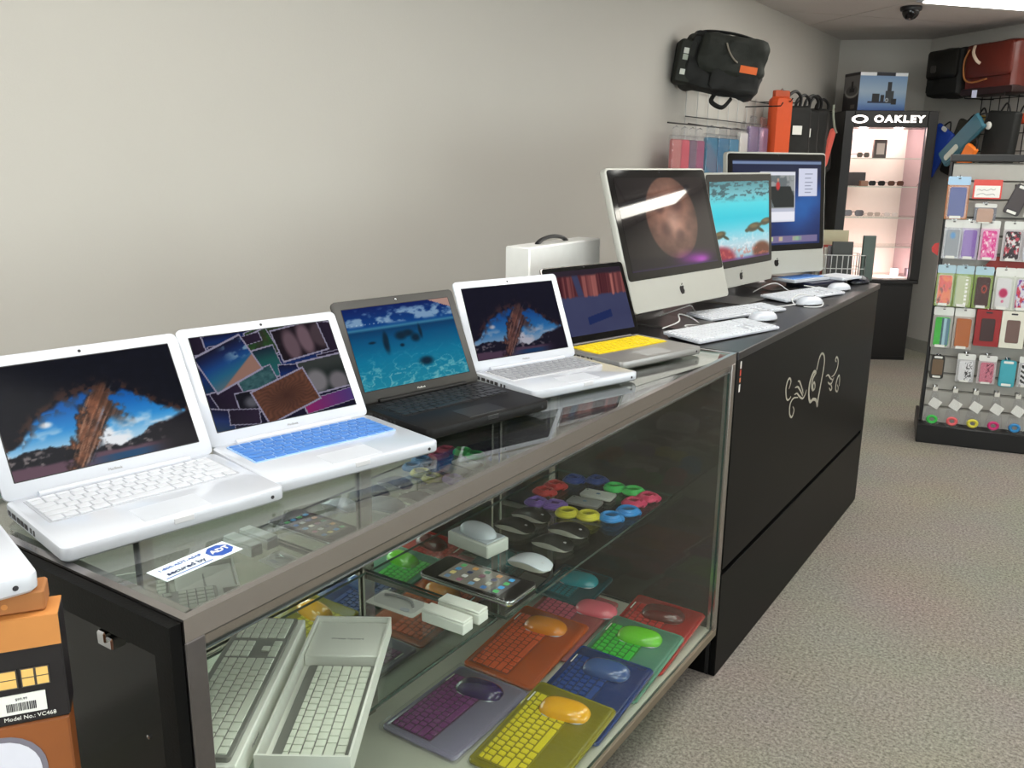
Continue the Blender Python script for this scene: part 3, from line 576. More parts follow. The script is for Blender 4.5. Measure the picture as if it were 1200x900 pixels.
def laptop(label, x, y, th, lean, body, keym, pic, cover=None, z=T, style='classic', size=1.0, joined=True, group='open laptops along the case top', sub=None, res=(150, 96), frame=None):
    Wd = Vector((-math.sin(th), math.cos(th), 0)); O = Vector((math.cos(th), math.sin(th), 0)); w, d, h = LW * size, LD * size, LH * size
    c = Vector((x, y, z)) + Wd * (w / 2) - O * (d / 2)
    t = thing('laptop', label, 'laptop', c, th + math.pi / 2, group)
    frame = frame or body
    MB().slab(0, 0, w, d, .012, [(.004, .0006), (.0005, .004), (0, .008), (0, LT - .003), (.0008, LT - .0008), (.003, LT)]).build('base', body, t)
    kw, kd = w * .86, d * .46; kx, ky = -kw / 2, d / 2 - .018 - kd
    if style == 'silver': kw = w * .84; kx = -kw / 2
    rc = key_rects(kw, kd)
    if cover is None:
        MB().slab(0, ky + kd / 2, kw + .006, kd + .006, .003, [(0, LT - .0005), (.0004, LT + .0006)], I4, 3).build('keyboard_well', mat('well_white', (178, 181, 189), .5) if style != 'black' else m_blk, t)
        add_keys(rc, keym, t, kx, ky, LT + .0006, .0018, joined)
    else:
        cv = MB().slab(0, ky + kd / 2, kw + .004, kd + .004, .003, [(0, LT), (.0004, LT + .0012)], I4, 3)
        for cx, cy, a, b in rc: cv.slab(kx + cx, ky + cy, a - .001, b - .001, .0012, [(0, LT + .001), (0, LT + .0026), (.0007, LT + .003)], I4, 1, 1)
        o = cv.build('keyboard_cover', list(cover), t)
    tw = w * .30; mt = body if style != 'black' else mat('trackpad_black', (28, 28, 30), .3)
    MB().slab(0, -d / 2 + .012 + .028, tw, .056, .003, [(0, LT), (.0005, LT + .0005)], I4, 3).build('trackpad', mat('trackpad_' + body.name, (198, 202, 210) if style != 'silver' and style != 'black' else ((30, 30, 32) if style == 'black' else (150, 150, 150)), .35), t)
    if style != 'silver':
        lm = MB().bbox(-.014, .014, -d / 2 - .0008, -d / 2 + .004, LT - .009, LT - .001, .0006); lm.build('latch_notch', mat('latch_' + style, (214, 214, 218) if style == 'classic' else (40, 40, 42), .3), t)
    MB().lathe([(.0028, 0), (.0028, .0008), (.001, .001)], 12, TR(w / 2 - .022, -d / 2 + .0004, LT * .5) @ RX(math.pi / 2)).build('sensor', m_dark, t)
    # ports along the left side
    for q, (py, pl) in enumerate(((d / 2 - .02, .010), (d / 2 - .038, .014), (d / 2 - .056, .010), (d / 2 - .070, .012), (d / 2 - .086, .012), (d / 2 - .104, .006), (d / 2 - .116, .006))):
        MB().bbox(-w / 2 - .0006, -w / 2 + .002, py - pl / 2, py + pl / 2, LT * .34, LT * .70, .0005).build('port', m_dark, t)
    # hinge and lid
    MB().tube([(-w * .36, d / 2 - .006, LT + .001), (w * .36, d / 2 - .006, LT + .001)], .0055, 12).build('hinge', body if style != 'silver' else m_alud, t)
    lid = thing_part('lid', t, (0, d / 2 - .003, LT), (-lean, 0, 0))
    LZ = Matrix(((1, 0, 0, 0), (0, 0, 1, 0), (0, 1, 0, 0), (0, 0, 0, 1)))  # slab XY -> XZ, thickness along +y
    mb = MB().slab(0, h / 2, w, h, .010, [(.002, .0), (0, .0015), (0, .006), (.004, .0085)], LZ); mb.f = [tuple(reversed(f)) for f in mb.f]
    me = mb.build('tmp', {'silver': m_alu, 'black': m_mbb}.get(style, body), None); lid.data = me.data; bpy.data.objects.remove(me)
    me = lid.data; me.name = 'lid'
    if style == 'silver':
        mb = MB().slab(0, h / 2, w - .004, h - .004, .009, [(.0003, -.0012), (0, .001)], LZ); mb.f = [tuple(reversed(f)) for f in mb.f]; mb.build('bezel', m_bezel, lid); yy = -.0014
        sw, sh, sz = w * .90, h * .83, h * .105
    else:
        sw, sh, sz = w * .876, h * .80, h * .115
        for a0, a1, b0, b1 in ((-w / 2 + .008, w / 2 - .008, sz + sh + .001, h - .005), (-w / 2 + .008, w / 2 - .008, .006, sz - .001), (-w / 2 + .006, -sw / 2 - .0005, .006, h - .006), (sw / 2 + .0005, w / 2 - .006, .006, h - .006)): pass
        mb = MB().slab(0, sz + sh / 2, sw + .003, sh + .003, .001, [(0, -.0002), (0, .001)], LZ, 1); mb.f = [tuple(reversed(f)) for f in mb.f]; mb.build('gasket', m_blk, lid); yy = -.0005
        if sub: lettering(sub, .0055, m_grey if style == 'classic' else m_paper, lid, TR(0, -.0004, sz * .5) @ RX(math.pi / 2), depth=.0002)
    picture('screen', pic, sw, sh, res[0], res[1], m_screen2, lid, TR(0, yy, sz))
    MB().lathe([(.0026, 0), (.0024, .0006), (.0012, .0008)], 12, TR(0, .0002 if style != 'silver' else -.0012, h - (h - sz - sh) / 2) @ RX(math.pi / 2)).build('webcam', m_blk if style != 'black' else m_chrome, lid)
    return t
def thing_part(name, parent, loc, rot):
    me = bpy.data.meshes.new(name); o = bpy.data.objects.new(name, me); COL.objects.link(o); o.parent = parent; o.location = loc; o.rotation_euler = rot; return o
m_mbk = mat('matt_black_shell', (15, 14, 14), .45, noise=.08, spec=.3); m_mbb = mat('grey_black_bezel', (50, 48, 45), .45, noise=.05)
m_silver = mat('silver_shell', (168, 166, 164), .38, .7, noise=.03)
skin_blue = (mat('skin_blue_gap', (150, 184, 226), .5), mat('skin_blue', (76, 128, 200), .45)); skin_grey = (mat('skin_grey_gap', (196, 196, 200), .5), mat('skin_grey', (150, 152, 158), .45))
skin_yel = (mat('skin_yellow_gap', (206, 180, 10), .5), mat('skin_yellow', (238, 210, 24), .45))
laptop('white laptop showing a rock arch, plain white keys, next to the black case end', -.231, 0, -.183, .52, m_white, m_white2, lambda U, V: pic_arch(U, V, 1.0), joined=False, sub='MacBook')
laptop('white laptop with a photo collage on screen and a blue keyboard cover', -.199, .306, -.230, .534, m_white, m_white2, pic_collage, skin_blue, sub='MacBook', res=(220, 140))
laptop('black laptop showing turquoise sea water', -.180, .643, -.218, .449, m_mbk, m_blk2, pic_ocean, style='black', joined=False, sub='MacBook')
laptop('white laptop showing a rock arch, grey keyboard cover', -.174, .982, -.318, .411, m_white, m_white2, lambda U, V: pic_arch(U, V, .8, 1), skin_grey, sub='MacBook')
laptop('silver laptop with black bezel and yellow keyboard cover', -.151, 1.338, -.268, .385, m_silver, m_grey, pic_reflected_stripes, skin_yel, style='silver')
# sixth laptop: only its front corner shows, resting on the cartons beside the case
laptop('white laptop resting on the kraft cartons at the end of the case', -.142, -.413, -.26, .5, m_white, m_white2, lambda U, V: pic_arch(U, V), sub=None, z=T + .0642)

# ------------------------------------------------------------------ desktop computers
LZ = Matrix(((1, 0, 0, 0), (0, 0, 1, 0), (0, 1, 0, 0), (0, 0, 0, 1)))
def zslab(cx, cz, w, h, r, prof, n=6, M=I4):
    mb = MB().slab(cx, cz, w, h, r, prof, M @ LZ, n); mb.f = [tuple(reversed(f)) for f in mb.f]; return mb
m_imac = mat('satin_aluminium', (188, 188, 182), .42, .5, noise=.02)
m_logo = mat('black_logo', (14, 14, 20), .2)
def apple(s):
    """fruit silhouette with a bite, about s wide, centred"""
    R = []
    body = [(0, -.50), (.12, -.53), (.25, -.50), (.38, -.34), (.46, -.14), (.40, -.06), (.33, .06), (.33, .18), (.38, .28), (.44, .33), (.34, .43), (.20, .46), (.08, .42), (0, .39), (-.08, .42), (-.22, .46), (-.38, .40), (-.48, .24), (-.50, .02), (-.44, -.22), (-.33, -.42), (-.20, -.53), (-.10, -.52)]
    leaf = [(.0, .50), (.02, .62), (.10, .72), (.22, .78), (.21, .66), (.14, .56)]
    return [(x * s, y * s) for x, y in body], [(x * s, y * s) for x, y in leaf]
def imac(label, x, y, zb, th, lean, w, h, chin, pic, foot=.19, thick=.034, res=(150, 100)):
    Wd = Vector((-math.sin(th), math.cos(th), 0)); O = Vector((math.cos(th), math.sin(th), 0)); c = Vector((x, y, T)) + Wd * (w / 2)
    t = thing('desktop_computer', label, 'computer', c, th + math.pi / 2, 'desktop computers on the black counter')
    # stand: foot plate, bend and rising neck in one bent sheet
    fd = foot * .95; bk = .045 + zb * 0; path = [(-.055, .003), (bk + .06, .003), (bk + .085, .006), (bk + .098, .018), (bk + .098, .04), (bk + .074, zb + h * .30)]
    def sheet(u, v, s): pass
    mb = MB(); hw = foot / 2; vs = []; fs = []
    P = [Vector((0, a, b)) for a, b in path]
    for i, p in enumerate(P):
        tn = (P[min(i + 1, len(P) - 1)] - P[max(i - 1, 0)]).normalized(); nn = Vector((0, -tn.z, tn.y)) * .003
        ww = hw if i < 4 else hw * .95
        vs += [(-ww, p.y + nn.y, p.z + nn.z), (ww, p.y + nn.y, p.z + nn.z), (ww, p.y - nn.y, p.z - nn.z), (-ww, p.y - nn.y, p.z - nn.z)]
    for i in range(len(P) - 1):
        for a in range(4): b = (a + 1) % 4; fs.append((i * 4 + b, (i + 1) * 4 + b, (i + 1) * 4 + a, i * 4 + a))
    fs += [(0, 1, 2, 3), tuple(len(vs) - 4 + q for q in (3, 2, 1, 0))]
    mb.add(vs, fs); mb.build('stand', m_alud, t)
    pan = thing_part('panel', t, (0, 0, zb), (-lean, 0, 0))
    mb = zslab(0, h / 2, w, h, .014, [(.0015, 0), (0, .002), (0, thick * .55), (.010, thick * .8), (.06, thick), (.13, thick + .012)])
    tmp = mb.build('tmp', m_imac); pan.data = tmp.data; bpy.data.objects.remove(tmp); pan.data.name = 'panel'
    gh = h - chin - .006
    zslab(0, chin + gh / 2, w - .010, gh, .011, [(.0004, -.0018), (0, .0005)]).build('bezel', m_bezel, pan)
    b = .024; picture('screen', pic, w - .010 - 2 * b, gh - 2 * b, res[0], res[1], m_screen, pan, TR(0, -.0021, chin + b))
    bd, lf = apple(.026); lg = MB(); Z = TR(0, -.0008, chin * .5) @ RX(math.pi / 2)
    lg.prism(bd, 0, .0012, TR(0, .0004, chin * .5) @ RX(math.pi / 2)); lg.prism(lf, 0, .0012, TR(0, .0004, chin * .5) @ RX(math.pi / 2)); lg.build('emblem', m_logo, pan, smooth=False)
    MB().lathe([(.002, 0), (.002, .0006), (.001, .0008)], 10, TR(0, -.0018, h - .014) @ RX(math.pi / 2)).build('webcam', m_dark, pan)
    return t
imac('aluminium desktop computer showing a moon, beside the silver laptop', -.315, 1.738, .065, -.148, .30, .543, .424, .094, pic_moon)
imac('aluminium desktop computer showing sea turtles', -.327, 2.312, .060, -.10, .09, .53, .397, .070, pic_turtle, foot=.18)
imac('aluminium desktop computer showing a blue desktop with windows', -.425, 2.755, .058, -.45, .09, .543, .474, .092, pic_desktop, foot=.15)

# ------------------------------------------------------------------ keyboards, mice and cables on the counter
m_cable = mat('white_cable', (222, 222, 222), .4)
def wp(th, fl, a, b, z=0):
    """point a along the width and b back from a front-left corner"""
    Wd = Vector((-math.sin(th), math.cos(th), 0)); O = Vector((math.cos(th), math.sin(th), 0)); return Vector((fl[0], fl[1], T + z)) + Wd * a - O * b
def keyboard(label, x, y, th, w=.40, d=.125, slope=.06, kcol=None, body=None):
    c = wp(th, (x, y), w / 2, d / 2); t = thing('keyboard', label, 'keyboard', c, th + math.pi / 2, 'white keyboards on the black counter')
    M = RX(slope); body = body or m_white
    MB().slab(0, 0, w, d, .008, [(.0015, .0065), (0, .008), (0, .0135), (.001, .0145)], M, 4).build('body', body, t)
    MB().tube([(-w * .45, d / 2 - .012, .008), (w * .45, d / 2 - .012, .008)], .0075, 10).build('foot_bar', body, t)
    mb = MB()
    for cx, cy, kw, kd in full_rects(w - .016, d - .016): mb.slab(-w / 2 + .008 + cx, -d / 2 + .008 + cy, kw, kd, .001, [(0, .0145), (.0004, .0168)], M, 1)
    k = mb.build('keys', kcol or m_white2, t); k['kind'] = 'stuff'
    return t
keyboard('white keyboard lying across the end of the glass case, beside the silver laptop', -.118, 1.742, -.284, .385, .135)
keyboard('white keyboard in front of the turtle computer', -.225, 2.10, -.34, .385, .11)
keyboard('white keyboard in front of the blue desktop computer', -.15, 2.64, -.30, .385, .12)
def superell(a, b, h, nu=24, nv=10, zmin=.0, pw=2.3, tilt=0.0):
    mb = MB(); vs = []; fs = []
    for j in range(nv + 1):
        ph = math.pi / 2 * j / nv; r = math.cos(ph) ** .7; z = zmin + h * math.sin(ph)
        for i in range(nu):
            an = 2 * math.pi * i / nu; cx, sy = math.cos(an), math.sin(an)
            vs.append((a * r * math.copysign(abs(cx) ** (2 / pw), cx), b * r * math.copysign(abs(sy) ** (2 / pw), sy), z))
    for j in range(nv):
        for i in range(nu): k = (i + 1) % nu; fs.append((j * nu + i, j * nu + k, (j + 1) * nu + k, (j + 1) * nu + i))
    fs.append(tuple(reversed(range(nu)))); fs.append(tuple(range(nv * nu, (nv + 1) * nu)))
    return mb.add(vs, fs)
def mighty(label, x, y, rz, m, cat_grp, ball=m_grey, base=None):
    t = thing('computer_mouse', label, 'mouse', (x, y, T), rz, cat_grp)
    MB().slab(0, 0, .108, .060, .028, [(.004, .0006), (.001, .003), (.001, .008)], I4, 6).build('base', base or m_clear, t)
    superell(.055, .031, .026, zmin=.0065).build('shell', m, t)
    superell(.0035, .0035, .003, 10, 4, zmin=.0315).build('scroll_ball', ball, t, (.022, 0, 0))
    return t
mighty('white mouse by the keyboard in front of the turtle computer', -.105, 2.235, math.radians(65), m_white, 'white mice on the black counter')
mighty('white mouse with its cable looped round it on a dark pad', -.075, 2.655, math.radians(60), m_white, 'white mice on the black counter')
mighty('white mouse towards the end of the black counter', -.085, 3.10, math.radians(62), m_white, 'white mice on the black counter')
mighty('black mouse on the far corner of the black counter', -.075, 3.375, math.radians(60), mat('mouse_black', (30, 32, 44), .2), None, m_grey, m_blk)
def cable(label, pts, r=.0022, m=None, group='white keyboard and mouse cables'):
    P = smooth_path([Vector((a, b, T + c)) for a, b, c in pts], 8); o = MB().tube(P, r, 7).build('cable', m or m_cable); return tag(o, label, 'cable', group)
cable('white cable curling out from under the moon computer', [(-.30, 1.90, .003), (-.27, 1.95, .02), (-.30, 2.02, .03), (-.29, 2.09, .012), (-.24, 2.04, .004), (-.205, 1.96, .004), (-.235, 1.93, .010), (-.255, 1.98, .006), (-.21, 2.03, .003), (-.175, 2.02, .003), (-.155, 2.04, .003)])
cable('white cable running from behind the moon computer to the turtle keyboard', [(-.40, 2.06, .003), (-.33, 2.13, .035), (-.335, 2.20, .03), (-.33, 2.24, .004), (-.25, 2.20, .003), (-.225, 2.165, .004)])
cable('white cable looping behind the turtle computer mouse', [(-.20, 2.42, .003), (-.17, 2.50, .003), (-.13, 2.56, .004), (-.11, 2.61, .006)])
cable('white cable in the loop of the padded mouse', [(-.11, 2.60, .004), (-.13, 2.63, .02), (-.115, 2.70, .030), (-.05, 2.705, .012), (-.03, 2.66, .004), (-.035, 2.61, .003), (-.075, 2.585, .003)])
cable('white cable hanging below the blue desktop computer', [(-.34, 2.83, .003), (-.30, 2.86, .03), (-.27, 2.90, .035), (-.235, 2.93, .008), (-.19, 2.90, .004)])
cable('white cable on the counter end beside the stacked laptop', [(-.20, 3.02, .02), (-.15, 3.06, .01), (-.12, 3.07, .006)])
t = tag(MB().slab(0, 0, .12, .10, .012, [(0, .0), (0, .0025), (.001, .0035)], TR(0, 0, 0)).build('mouse_pad', mat('pad_dark', (36, 36, 44), .7)), 'small dark pad beneath the looped white mouse', 'mouse pad'); t.location = (-.075, 2.655, T - .003 + .003); t.scale = (1, 1, .15)
# laptop with blue cover resting on a closed dark laptop behind the third desktop computer
tt = thing('netbook', 'closed dark netbook lying under white pieces on the counter end', 'laptop', (-.20, 3.20, T), -.33 + math.pi / 2)
MB().slab(0, 0, .26, .12, .012, [(.003, .0005), (0, .003), (0, .013), (.001, .014)]).build('base', mat('navy_shell', (24, 26, 44), .35), tt); MB().slab(0, 0, .26, .12, .012, [(.0, .015), (0, .024), (.003, .0265)]).build('lid', mat('navy_lid', (30, 34, 60), .3), tt)
tt = thing('small_keyboard', 'small white keyboard with a blue cover on the closed dark netbook', 'keyboard', (-.245, 3.135, T + .0268), -.36 + math.pi / 2)
MB().slab(0, 0, .235, .115, .008, [(.002, .0), (0, .002), (0, .011), (.001, .012)]).build('body', m_white, tt)
cv = MB().slab(0, .004, .20, .085, .003, [(0, .012), (.0004, .0132)], I4, 3)
for cx, cy, aa, bb in key_rects(.196, .081): cv.slab(-.098 + cx, -.0365 + cy, aa - .001, bb - .001, .001, [(0, .013), (.0005, .0146)], I4, 1, 1)
cv.build('keyboard_cover', list(skin_blue), tt)
tt = thing('white_tablet', 'plain white slab lying on the netbook at the counter end', 'tablet', (-.135, 3.295, T + .0268), -.30 + math.pi / 2)
MB().slab(0, 0, .15, .125, .008, [(.002, .0), (0, .002), (0, .010), (.001, .011)]).build('body', m_white, tt); MB().slab(0, 0, .135, .11, .005, [(0, .011), (.0004, .0114)]).build('face', m_white2, tt)
# wire holder with leaflets
wh = thing('wire_holder', 'wire leaflet holder on a slim stand beyond the counter end', 'holder', (-.235, 3.68, 0), math.radians(30))
HZ = T - .03
mb = MB(); rr = .0022
for z in (.004, .06, .12): mb.tube([(-.10, -.06, z), (.10, -.06, z), (.10, .06, z), (-.10, .06, z)], rr, 6, closed=True)
for i in range(9):
    x = -.10 + i * .025; mb.tube([(x, -.06, .004), (x, -.06, .12)], rr, 6); mb.tube([(x, .06, .004), (x, .06, .12)], rr, 6); mb.tube([(x, -.06, .004), (x, .06, .004)], rr, 6)
for i in range(5): y = -.06 + i * .03; mb.tube([(.10, y, .004), (.10, y, .12)], rr, 6); mb.tube([(-.10, y, .004), (-.10, y, .12)], rr, 6)
o = mb.build('wire_basket', m_wirew, wh, (0, 0, HZ))
MB().tube([(0, 0, .01), (0, 0, HZ + .004)], .012, 10).build('post', m_wire, wh); MB().lathe([(.14, .0005), (.14, .01), (.02, .018)], 24).build('foot', m_wire, wh)
for k, (c, h, lb) in enumerate((((176, 168, 140), .215, 'beige'), ((150, 60, 50), .15, 'red brown'), ((200, 196, 186), .14, 'pale grey'), ((120, 116, 120), .15, 'grey'), ((60, 62, 60), .17, 'charcoal'))):
    o = MB().bbox(-.09 + .012 * k, .05, -.006, .006, 0, h, .001, RX(-.06)).build('leaflet_stack', mat('leaflet_%d' % k, c, .6)); tag(o, '%s leaflet stack standing in the wire leaflet holder' % lb, 'leaflets', 'leaflets in the wire holder'); o.matrix_world = TR(-.235, 3.68, HZ + .009) @ RZ(math.radians(30)) @ TR(0, .045 - k * .02, 0)
o = MB().bbox(-.085, -.03, -.008, .008, 0, .20, .002).build('binder', mat('binder_green', (70, 82, 76), .5)); tag(o, 'dark grey green binder standing in the wire leaflet holder', 'binder'); o.matrix_world = TR(-.235, 3.68, HZ + .009) @ RZ(math.radians(30)) @ TR(.17, -.048, 0)
# white carton with black handle
cx = thing('carton', 'white carrying carton with a black handle behind the silver laptop', 'box', (-.548, 1.68, T))
MB().bbox(-.040, .040, -.20, .20, 0.0005, .262, .004).build('body', mat('glossy_white_card', (232, 232, 230), .35), cx)
MB().tube(smooth_path([Vector((0, -.10, .258)), Vector((0, -.097, .264)), Vector((0, -.07, .274)), Vector((0, -.02, .279)), Vector((0, .03, .274)), Vector((0, .057, .264)), Vector((0, .06, .258))], 5), .0055, 8, flat=1.4).build('handle', m_blk, cx)

# ------------------------------------------------------------------ cartons at the near left
def carton(name, label, loc, rz, w, d, h, m, cat='box'):
    t = thing(name, label, cat, loc, rz); MB().bbox(-w / 2, w / 2, -d / 2, d / 2, .0004, h, .002).build('body', m, t); return t
m_kraft = mat('kraft_card', (196, 130, 66), .75, noise=.12, scale=25); m_kraft2 = mat('brown_card', (160, 104, 56), .7, noise=.15, scale=18); m_bxk = mat('black_card', (26, 22, 24), .45)
RB = math.radians(55); CBX, CBY = -.144, -.202; BW, BD = .26, .04; FY = -BD / 2
carton('product_carton', 'large brown carton at the bottom of the stack beside the case', (CBX - .004, CBY - .004, 0), RB, BW, BD, T - .301, m_kraft2)
t = carton('product_carton', 'brown wood grain carton printed with a large white screen', (CBX, CBY, T - .3005), RB, BW, BD, .2235, mat('wood_print', (140, 80, 38), .45, noise=.35, scale=9))
zslab(-.0125, .104, .225, .206, .035, [(0, FY - .0012), (0, FY)], 6).build('printed_screen', mat('print_white', (216, 216, 228), .35), t, smooth=False)
zslab(-.0125, .105, .236, .2155, .04, [(0, FY - .0006), (0, FY)], 6).build('printed_frame', mat('print_silver', (120, 116, 128), .35), t, smooth=False)
t = carton('product_carton', 'black and kraft carton with a barcode label and gold picture tiles', (CBX + .002, CBY + .001, T - .0765), RB, BW, BD, .1165, m_bxk)
MB().bbox(-BW / 2, BW / 2, FY, -FY, .1167, .1177, .0004).box(-BW / 2, BW / 2, FY - .0012, FY - .0002, .084, .1172).build('kraft_top', m_kraft, t, smooth=False)
for x0, x1 in ((.045, .087), (.090, .116)):
    MB().box(x0, x1, FY - .0012, FY - .0002, .042, .063).build('printed_tile', m_alud, t, smooth=False); w2 = (x1 - x0) / 2
    for p in (0, 1):
        for q in (0, 1): MB().box(x0 + p * w2 + .0012, x0 + (p + 1) * w2 - .0012, FY - .0017, FY - .0012, .0433 + q * .0098, .0519 + q * .0098).build('printed_tile', mat('gold_print', (236, 190, 110), .4), t, smooth=False)
MB().box(.066, .110, FY - .0016, FY - .0002, .0135, .035).build('price_label', m_paper, t, smooth=False)
mb = MB(); x = .074
while x < .101:
    w2 = random.choice((.0004, .0007, .001)); mb.box(x, x + w2, FY - .0019, FY - .0016, .017, .026); x += w2 + random.choice((.0005, .0009))
mb.build('barcode', m_dark, t, smooth=False)
lettering('$99.99', .004, m_dark, t, TR(.088, FY - .0018, .030) @ RX(math.pi / 2), depth=.0001)
lettering('Model No.: VC468', .0062, m_paper, t, TR(.094, FY - .0012, .0085) @ RX(math.pi / 2), depth=.0002)
t = carton('product_carton', 'thin kraft carton under the white laptop corner', (CBX - .006, CBY - .002, T + .0415), RB, BW - .008, BD - .006, .0225, m_kraft2)
MB().lathe([(.003, 0), (.003, .0006)], 12, TR(.09, FY + .003, .010) @ RX(math.pi / 2)).build('print_dot', m_kraft, t)

# ------------------------------------------------------------------ goods on the glass shelf
def magic(label, x, y, rz, m, side, z=SH, group=None):
    """low arched mouse: curved top shell on a lighter belly"""
    t = thing('computer_mouse', label, 'mouse', (x, y, z), rz, group); a, b = .056, .030
    def top(k, dz):
        def f(u, v):
            X = (u * 2 - 1); Yv = (v * 2 - 1); e = (1 - abs(X) ** 3.2) ** (1 / 3.2) if abs(X) < 1 else 0
            return (X * a * k, Yv * b * k * max(e, .02), .006 + .019 * (1 - X * X) * (1 - .25 * Yv * Yv) + dz)
        return f
    mb = MB().surf(top(1, .0015), 20, 10); mb.surf(top(.995, -.001), 20, 10); n = 21 * 11
    rim = [i for i in range(21)] + [21 * j + 20 for j in range(1, 11)] + [21 * 10 + i for i in range(19, -1, -1)] + [21 * j for j in range(9, 0, -1)]
    mb.f += [(rim[(i + 1) % len(rim)], rim[i], rim[i] + n, rim[(i + 1) % len(rim)] + n) for i in range(len(rim))]; mb.m += [0] * len(rim); mb.build('shell', m, t)
    def bel(u, v):
        X = (u * 2 - 1) * .96; Yv = (v * 2 - 1); e = (1 - abs(X) ** 3.2) ** (1 / 3.2); return (X * a, Yv * b * .9 * e, .0006 + .006 * X ** 4 if v in (0, 1) else .0006 + .004 * X * X)
    b2 = MB().surf(lambda u, v: (top(.97, -.001)(u, v)[0], top(.97, -.001)(u, v)[1], .0006 + (.0045 + .018 * (1 - (2 * u - 1) ** 2) * .0)), 20, 10); b2.surf(lambda u, v: (top(.97, -.001)(u, v)[0], top(.97, -.001)(u, v)[1], top(.97, -.0012)(u, v)[2]), 20, 10)
    b2.f += [(rim[i], rim[(i + 1) % len(rim)], rim[(i + 1) % len(rim)] + n, rim[i] + n) for i in range(len(rim))]; b2.m += [0] * len(rim); b2.build('belly', side, t)
    bd, lf = apple(.008); MB().prism(bd, 0, .0006, TR(.034, 0, .0195) @ RZ(-math.pi / 2) @ RX(-.18)).build('emblem', m_grey if m is not m_white else mat('pale_logo', (200, 200, 204), .4), t, smooth=False)
    return t
m_mblk = mat('mouse_top_black', (14, 15, 14), .22); m_mside = mat('mouse_belly', (186, 182, 174), .35, .2)
SG = 'black mice on the glass shelf'
for x, y, lb in ((-.385, 1.235, 'next to the boxed white mouse'), (-.388, 1.318, 'next to the purple cables'), (-.250, 1.200, 'next to the lone white mouse'), (-.258, 1.291, 'next to the yellow cables')): magic('black mouse with a silver belly, ' + lb, x, y, 0, m_mblk, m_mside, group=SG)
magic('white mouse lying alone on the glass shelf beside the large music player', -.236, 1.076, 0, m_white, m_mside)
# boxed mouse
t = thing('boxed_mouse', 'white mouse standing on its small white box', 'mouse', (-.400, 1.095, SH), math.radians(-8))
MB().bbox(-.068, .068, -.038, .038, .0004, .034, .003).build('box', m_paper, t); MB().bbox(-.062, .062, -.033, .033, .0342, .037, .002).build('tray', m_white, t)
superell(.054, .030, .024, zmin=.0372).build('shell', m_white, t)
# large music player (shop dummy)
t = thing('music_player', 'large black touch screen music player with rows of icons on the glass shelf', 'music player', (-.288, .938, SH), 0)
MB().slab(0, 0, .252, .112, .016, [(.004, .0006), (.0, .006), (0, .012), (.001, .0135)], I4, 6).build('back_shell', m_chrome, t)
MB().slab(0, 0, .244, .105, .013, [(0, .0132), (.0004, .0146)], I4, 6).build('front_glass', m_bezel, t)
picture('screen', lambda U, V: Pic(U, V, (120, 116, 108)).over(fbm(U, V, 4, 4, 3) * .5, (150, 140, 120)).over(sst(.8, .82, U) * .5, (60, 70, 90)).c, .165, .088, 30, 16, painted('dim_display', .6, .1), t, TR(.006, -.044, .0149) @ RX(-math.pi / 2))
ic = [(90, 120, 150), (210, 190, 120), (60, 140, 190), (70, 150, 90), (150, 90, 110), (200, 200, 196), (50, 60, 90), (190, 140, 80), (110, 150, 180), (220, 210, 190), (120, 70, 90), (90, 130, 110), (60, 110, 170), (180, 180, 170), (80, 80, 110), (200, 150, 110)]
for i in range(5):
    for j in range(4):
        c = ((70, 160, 220) if j % 2 else (90, 180, 110)) if i == 4 else ic[(i * 4 + j) % 16]
        MB().slab(0, 0, .013, .013, .003, [(0, 0), (0, .0004)], I4, 2).build('icon', mat('icon_%d_%d_%d' % c, c, .3, emit=c, es=.25), t, (-.060 + i * .033, -.031 + j * .0207, .0150))
# two small white boxes and a clear pack on the near shelf
for x, y, lb in ((-.230, .772, 'small white accessory box, nearer the white keyboard boxes'), (-.228, .822, 'small white accessory box, nearer the large music player')):
    t = thing('accessory_box', lb, 'box', (x, y - .018, SH), .02, 'small white boxes on the glass shelf'); MB().bbox(-.053, .053, -.017, .017, .0004, .024, .002).build('body', m_paper, t); MB().bbox(-.0525, .0525, -.0165, .0165, .0242, .030, .002).build('lid', m_paper, t)
t = thing('blister_pack', 'clear blister pack with a white card on the glass shelf', 'package', (-.370, .765, SH), .03)
MB().slab(0, 0, .128, .066, .006, [(0, .0006), (0, .002)], I4, 4).build('card', m_paper, t); MB().slab(0, .002, .11, .05, .012, [(0, .0022), (.001, .012), (.005, .015)], I4, 5).build('blister', m_clear, t)
MB().slab(.03, -.015, .022, .012, .005, [(0, .0022), (0, .003)], I4, 4).build('sticker', m_white, t); MB().tube(smooth_path([Vector((-.045, .01, .006)), Vector((-.02, .018, .006)), Vector((.02, .016, .006)), Vector((.04, .0, .006))], 6), .003, 8).build('cord', m_grey, t)
